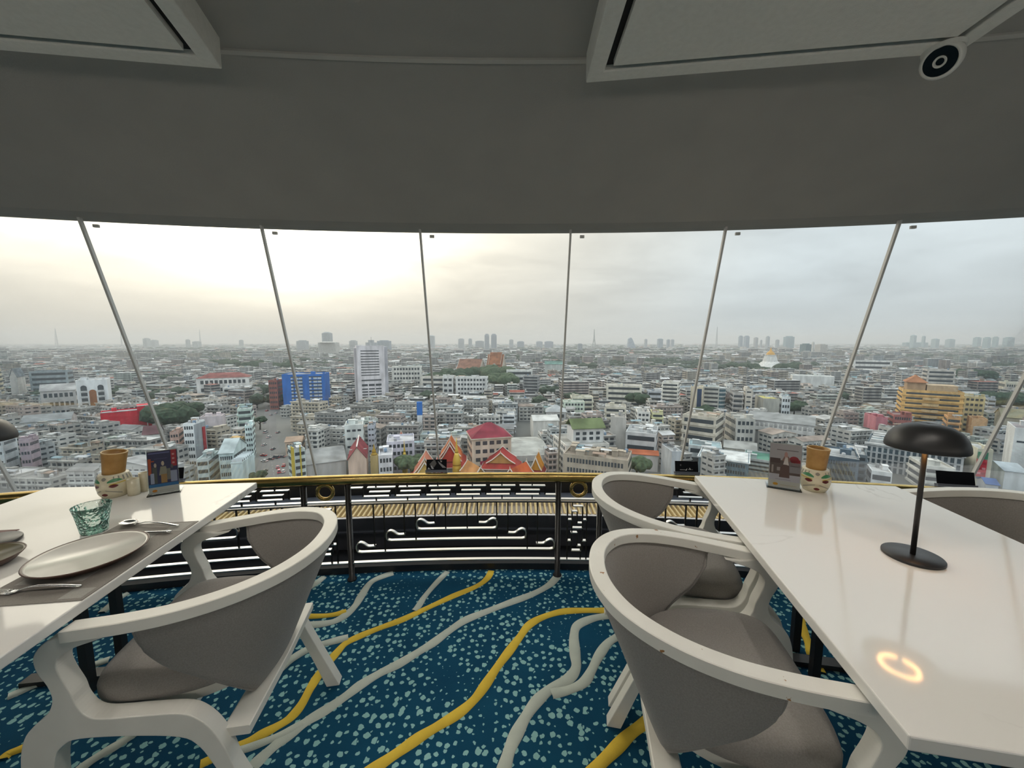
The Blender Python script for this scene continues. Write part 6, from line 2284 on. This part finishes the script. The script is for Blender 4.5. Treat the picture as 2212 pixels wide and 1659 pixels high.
DG, MG = (.045, .075, .045), (.075, .11, .06)
for a in [('broad_tree', 'broad dark tree standing behind the red wall', 366, 934, 17, 21, DG), ('broad_tree', 'dark tree joined to the broad one, on its right', 398, 936, 14, 19, DG),
          ('street_tree', 'street tree at the left kerb of the long street', 562, 928, 5, 12, DG), ('street_tree', 'small street tree by the zigzag market', 560, 1030, 4, 9, DG),
          ('temple_tree', 'bushy green tree in front of the small temple roof', 888, 1034, 8, 13, MG), ('temple_tree', 'olive green tree left of the photograph board', 910, 1036, 7, 12, (.09, .11, .055)),
          ('temple_tree', 'low green tree between the temple halls', 862, 1036, 5, 9, MG), ('park_tree', 'dark green tree before the distant brown temple', 1000, 830, 34, 22, DG),
          ('park_tree', 'broad dark tree line left of the distant temple', 965, 832, 34, 20, DG), ('park_tree', 'lighter green tree below the steep distant temple', 1066, 828, 36, 24, MG),
          ('park_tree', 'green tree right of the steep distant temple', 1086, 834, 26, 20, MG), ('yard_tree', 'small green tree among the old rows in the middle', 1114, 885, 9, 14, MG),
          ('hill_tree', 'dark trees at the foot of the golden hill, left side', 1606, 803, 34, 13, DG), ('hill_tree', 'dark trees right below the golden hill', 1650, 805, 26, 9, DG),
          ('hill_tree', 'dark trees at the right flank of the golden hill', 1702, 802, 34, 14, DG), ('yard_tree', 'round tree left of the rounded glass office', 1528, 906, 10, 14, DG),
          ('bare_tree', 'grey brown tree beside the punched window tower', 1584, 900, 11, 20, (.10, .085, .08)), ('yard_tree', 'green tree right of the white side flats', 1714, 905, 12, 16, DG),
          ('corner_tree', 'leafy tree below the weathered terrace', 1374, 1044, 7, 14, MG), ('yard_tree', 'green tree behind the curved cream flats', 1382, 880, 14, 18, DG),
          ('yard_tree', 'dark trees right of the tan orange hotel', 2168, 905, 18, 22, DG), ('yard_tree', 'dark tree beside the cream roof villa', 2110, 832, 26, 22, DG),
          ('yard_tree', 'green tree in front of the long market hall', 1718, 936, 8, 13, DG), ('park_tree', 'long dark tree belt left of the blue office', 556, 800, 36, 15, DG),
          ('park_tree', 'dark tree belt above the second window joint', 604, 799, 34, 15, DG), ('park_tree', 'dark trees behind the red roofed school', 492, 796, 36, 15, DG)]:
    tree(*a)

# ---------------------------------------------------------------- ordinary buildings, the nearest 290 one by one
WALLS = [((.50, .49, .46), 'grey white'), ((.40, .395, .38), 'grey'), ((.58, .575, .55), 'off white'), ((.33, .325, .31), 'dark grey'), ((.52, .47, .39), 'cream'), ((.45, .48, .49), 'blue grey'), ((.45, .39, .36), 'rosy grey'), ((.48, .53, .49), 'pale green')]
ROOFS = [((.33, .33, .32), 'grey'), ((.45, .45, .44), 'pale grey'), ((.24, .245, .25), 'slate'), ((.58, .585, .59), 'white'), ((.32, .265, .23), 'rust brown'), ((.28, .33, .36), 'blue grey'), ((.36, .12, .09), 'dull red'), ((.20, .31, .34), 'teal')]
G_ALL = 'ordinary rooftops of the old quarter'


def near_phrase(x, y):
    best, bd = None, 1e9
    for nx_, ny_, ph_ in NAMES:
        d_ = math.hypot(nx_ - x, ny_ - y)
        if d_ < bd:
            best, bd = (nx_, ny_, ph_), d_
    nx_, ny_, ph_ = best
    return ('behind ' if y > ny_ + 12 else 'before ' if y < ny_ - 12 else 'beside ') + ph_


def district_yaw(x, y):
    return math.radians(10 * math.sin(x / 160.0 + .6) + 7 * math.sin(y / 90.0) + rnd.uniform(-3, 3))


sites = []
Yr = 196.0
while Yr < 900:
    s = 15.5 + max(0, Yr - 430) * .012
    x = -1.36 * Yr - 25
    while x < 1.36 * Yr + 25:
        w = rnd.uniform(11, 34) * (1 + max(0, Yr - 430) / 1500)
        d = rnd.uniform(10, 14.5) * (1 + max(0, Yr - 430) / 1800)
        cx_, cy2 = x + w / 2, Yr + rnd.uniform(-2.5, 2.5)
        yw = district_yaw(cx_, cy2)
        if cy2 < 245 and cx_ / cy2 > .80:        # the terraces below the right-hand panes are built one by one above
            x += w
            continue
        for kw, kd in ((1, 1), (.7, 1), (.45, .8), (.3, .6)):
            if w * kw > 5 and not clash(cx_, cy2, w * kw / 2 + .3, d * kd / 2 + 1.2, yw):
                sites.append((cx_, cy2, w * kw, d * kd, yw))
                FOOT.append((cx_, cy2, w * kw / 2, d * kd / 2 + 1.2, yw))
                break
        x += w + rnd.choice([.6, .6, 1.0, 2.5, 5.0])
    Yr += s
near_sites = sites[:290]
far_sites = sites[290:]
for (x, y, w, d, yaw) in near_sites:
    r = random.Random(int(x * 31 + y * 17))
    wc, wn_ = r.choices(WALLS, [6, 5, 4, 2, 3, 2, 1.5, 1])[0]
    rc, rn = r.choices(ROOFS, [6, 5, 3, 4.5, 3.5, 1.2, .4, .4])[0]
    fl = r.choices([2, 3, 4, 5, 6, 7], [2, 6, 6, 4, 1.2, .5])[0]
    h = fl * 3.3 + r.uniform(-.4, .8)
    pitched = r.random() < .30 and fl < 5
    root = empty('shed_house' if pitched else 'shophouse_row', (x, y, GZ), yaw)
    sz = 'narrow ' if w < 15 else 'long ' if w > 27 else ''
    lb = '%s%s %d storey %s, %s roof, %s' % (sz, wn_, fl, 'house' if pitched else 'row', rn + (' pitched' if pitched else ' flat'), near_phrase(x, y))
    tag(root, lb, 'building', G_ALL)
    pxm = FPX / y
    jig = r.uniform(.85, 1.12)
    wc, rc = dark(wc, jig), dark(rc, r.uniform(.85, 1.15))
    if pitched:
        mb = MB().box(-w / 2, w / 2, -d / 2, d / 2, 0, h)
        rh = d * r.uniform(.12, .24)
        al = 'x' if r.random() < .75 else 'y'
        if al == 'x':
            for s in (-1, 1):
                mb.add([(s * w / 2, -d / 2, h), (s * w / 2, d / 2, h), (s * w / 2, 0, h + rh * .95)], [(0, 1, 2)])
        else:
            for s in (-1, 1):
                mb.add([(-w / 2, s * d / 2, h), (w / 2, s * d / 2, h), (0, s * d / 2, h + w * .1)], [(0, 1, 2)])
        part('walls', mb, root, M['wall'], wc)
        part('roof', gable(MB(), w, d, h, rh if al == 'x' else w * .11, al, .5, .15), root, M['roof'], rc)
        if r.random() < .5:
            mb = MB().add([(-w / 2, -d / 2 - 1.3, h * .68), (w / 2, -d / 2 - 1.3, h * .68), (w / 2, -d / 2, h * .80), (-w / 2, -d / 2, h * .80)], [(0, 1, 2, 3)])
            part('lean_to_roof', mb, root, M['roof'], dark(rc, 1.15))
    else:
        part('walls', parapet_body(MB(), w, d, h, .3, .8), root, M['wall'], wc)
        part('roof_deck', deck(w, d, h, .3, .8), root, M['roof'], rc)
        roof_clutter(root, w, d, h - .8, r.randint(2, 4) + int(w / 6), r, wc)
    lm = MB()
    fh = h / fl
    for k in range(1, fl + (0 if pitched else 1)):
        lm.box(-w / 2 - .1, w / 2 + .1, -d / 2 - r.choice([.4, .8, 1.1]), -d / 2, fh * k - .35, fh * k + .25)
    for i in range(1, int(w / 4.2)):
        xx = -w / 2 + i * 4.2
        lm.box(xx - .15, xx + .15, -d / 2 - .45, -d / 2, 0, h - .2)
    if lm.v:
        part('ledges', lm, root, M['wall'], dark(wc, 1.06), stuff=True)
    facade(root, w, d, h, 'grid', fl, r, wc, .01, frac=r.choice([.30, .38, .48]), marg=.04)

# ---------------------------------------------------------------- the rest of the city as one field
class Field:
    def __init__(self):
        self.v, self.f, self.c = [], [], []
        self.n = 0

    def quads(self, V, F, C):
        self.v.append(np.asarray(V, float))
        self.f += [tuple(i + self.n for i in f) for f in F]
        self.c += C
        self.n += len(V)


FD = Field()
rr = random.Random(21)


def fbox(x, y, z0, w, d, h, yaw, wc, rc, bands=0, pitch=0.0):
    c, s = math.cos(yaw), math.sin(yaw)

    def P(a, b, z):
        return (x + a * c - b * s, y + a * s + b * c, z0 + z)
    W, D = w / 2, d / 2
    V = [P(-W, -D, 0), P(W, -D, 0), P(W, D, 0), P(-W, D, 0), P(-W, -D, h), P(W, -D, h), P(W, D, h), P(-W, D, h)]
    F = [(0, 1, 5, 4), (1, 2, 6, 5), (3, 0, 4, 7)]
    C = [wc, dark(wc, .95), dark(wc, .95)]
    if pitch > 0:
        V += [P(-W, 0, h + pitch), P(W, 0, h + pitch)]
        F += [(4, 5, 9, 8), (8, 9, 6, 7), (5, 6, 9), (7, 4, 8)]
        C += [rc, rc, wc, wc]
    else:
        F += [(4, 5, 6, 7)]
        C += [rc]
    gc = (.06, .065, .075)
    for k in range(bands):
        zb = h * (k + .35) / bands
        zt = zb + h * .42 / bands
        b0 = len(V)
        V += [P(-W * .94, -D - .12, zb), P(W * .94, -D - .12, zb), P(W * .94, -D - .12, zt), P(-W * .94, -D - .12, zt)]
        F += [(b0, b0 + 1, b0 + 2, b0 + 3)]
        C += [gc]
        sd = 1 if x < 0 else -1
        b0 = len(V)
        V += [P(sd * (W + .12), -D * .9, zb), P(sd * (W + .12), D * .9, zb), P(sd * (W + .12), D * .9, zt), P(sd * (W + .12), -D * .9, zt)]
        F += [(b0, b0 + 1, b0 + 2, b0 + 3)]
        C += [gc]
    FD.quads(V, F, C)


def pick(r):
    wc = r.choices(WALLS, [6, 5, 5, 2, 3, 2, 1.5, 1])[0][0]
    rc = r.choices(ROOFS, [6, 6, 3, 4, 3, 1.5, .9, .5])[0][0]
    return dark(wc, r.uniform(.8, 1.15)), dark(rc, r.uniform(.75, 1.25))


for (x, y, w, d, yaw) in far_sites:
    wc, rc = pick(rr)
    fl = rr.choices([2, 3, 4, 5, 6, 8], [3, 6, 6, 4, 1.5, .7])[0]
    h = fl * 3.3
    pt = d * rr.uniform(.14, .24) if rr.random() < .33 and fl < 5 else 0
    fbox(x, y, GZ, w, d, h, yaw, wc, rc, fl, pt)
    if not pt:
        for _ in range(rr.randint(1, 3)):
            sx = rr.uniform(2, 6)
            fbox(x + rr.uniform(-.35, .35) * w, y + rr.uniform(-.3, .3) * d, GZ + h, sx, rr.uniform(2, 4), rr.uniform(1.6, 3.2), yaw, *pick(rr))
NEARFOOT = FOOT
FOOT = [f for f in FOOT if f[1] > 860]
Yr = 905.0
while Yr < 8600:
    s = 20 * (1 + (Yr - 900) / 1500)
    x = -1.38 * Yr
    while x < 1.38 * Yr:
        w = rr.uniform(12, 34) * (1 + (Yr - 900) / 2600)
        d = s * rr.uniform(.5, .8)
        cx_, cy2 = x + w / 2, Yr + rr.uniform(-.3, .3) * s
        if rr.random() < .90 and not (Yr < 3700 and clash(cx_, cy2, w / 2, d / 2, 0)):
            wc, rc = pick(rr)
            fl = rr.choices([2, 3, 4, 5, 7, 10], [4, 6, 5, 3, 1.0, .35])[0]
            pt = d * rr.uniform(.1, .2) if rr.random() < .35 and fl < 5 else 0
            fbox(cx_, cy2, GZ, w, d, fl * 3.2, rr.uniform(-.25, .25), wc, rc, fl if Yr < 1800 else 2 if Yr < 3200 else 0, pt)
        x += w + rr.uniform(1, 9) * (1 + (Yr - 900) / 2600)
    Yr += s
me = bpy.data.meshes.new('rooftop_field')
me.from_pydata([tuple(p) for p in np.concatenate(FD.v)], [], FD.f)
me.materials.append(M['field'])
at = me.attributes.new('Col', 'FLOAT_COLOR', 'FACE')
at.data.foreach_set('color', np.array([(c[0], c[1], c[2], 1.0) for c in FD.c], 'f').ravel())
o = link('rooftop_field', me)
tag(o, 'endless low grey and white rooftops of the hazy city beyond the near quarter', 'rooftops', kind='stuff')
# scattered far tree belts
mb = MB()
cnt = 0
while cnt < 2600:
    Yt = 420 * math.exp(rr.random() * 2.75)
    xt = rr.uniform(-1.35, 1.35) * Yt
    if math.sin(xt / (Yt * .16) + 1.3 * math.sin(Yt / 230.0)) + .9 * math.sin(Yt / 170.0 + xt / 400.0) < rr.uniform(-.2, 1.5):
        continue
    r_ = rr.uniform(5, 10) * (1 + Yt / 2600)
    if Yt < 3700 and any(abs(xt - f[0]) < f[2] + r_ * 1.4 and abs(Yt - f[1]) < f[3] + r_ * 1.2 for f in NEARFOOT if f[2] > 9 or f[1] > 860):
        continue
    zc_ = GZ + rr.uniform(7, 13)
    vv = I1[0] * (1 + .35 * np.array([rr.random() - .5 for _ in range(len(I1[0]))])[:, None])
    mb.add([(xt + a_[0] * r_ * 1.3, Yt + a_[1] * r_, zc_ + a_[2] * r_ * .75) for a_ in vv], I1[1])
    cnt += 1
o = mb.build('far_treetops', M['leaf'], fix=False, color=(.06, .085, .06))
tag(o, 'dark green treetops dotted between the far rooftops', 'trees', kind='stuff')

# ---------------------------------------------------------------- haze over the city
hz = bpy.data.materials.new('city_haze')
hz.use_nodes = True
N_, L2 = hz.node_tree.nodes, hz.node_tree.links
N_.clear()
vsn = N_.new('ShaderNodeVolumeScatter')
vsn.inputs['Color'].default_value = (.93, .97, 1.0, 1)
vsn.inputs['Density'].default_value = 1 / 6000.0
vsn.inputs['Anisotropy'].default_value = 0.25
on_ = N_.new('ShaderNodeOutputMaterial')
L2.new(vsn.outputs[0], on_.inputs['Volume'])
o = MB().box(-13000, 13000, 60, 13000, GZ - 1, 160).build('haze', hz)
tag(o, 'thin grey haze hanging over the far city', 'haze', kind='stuff')
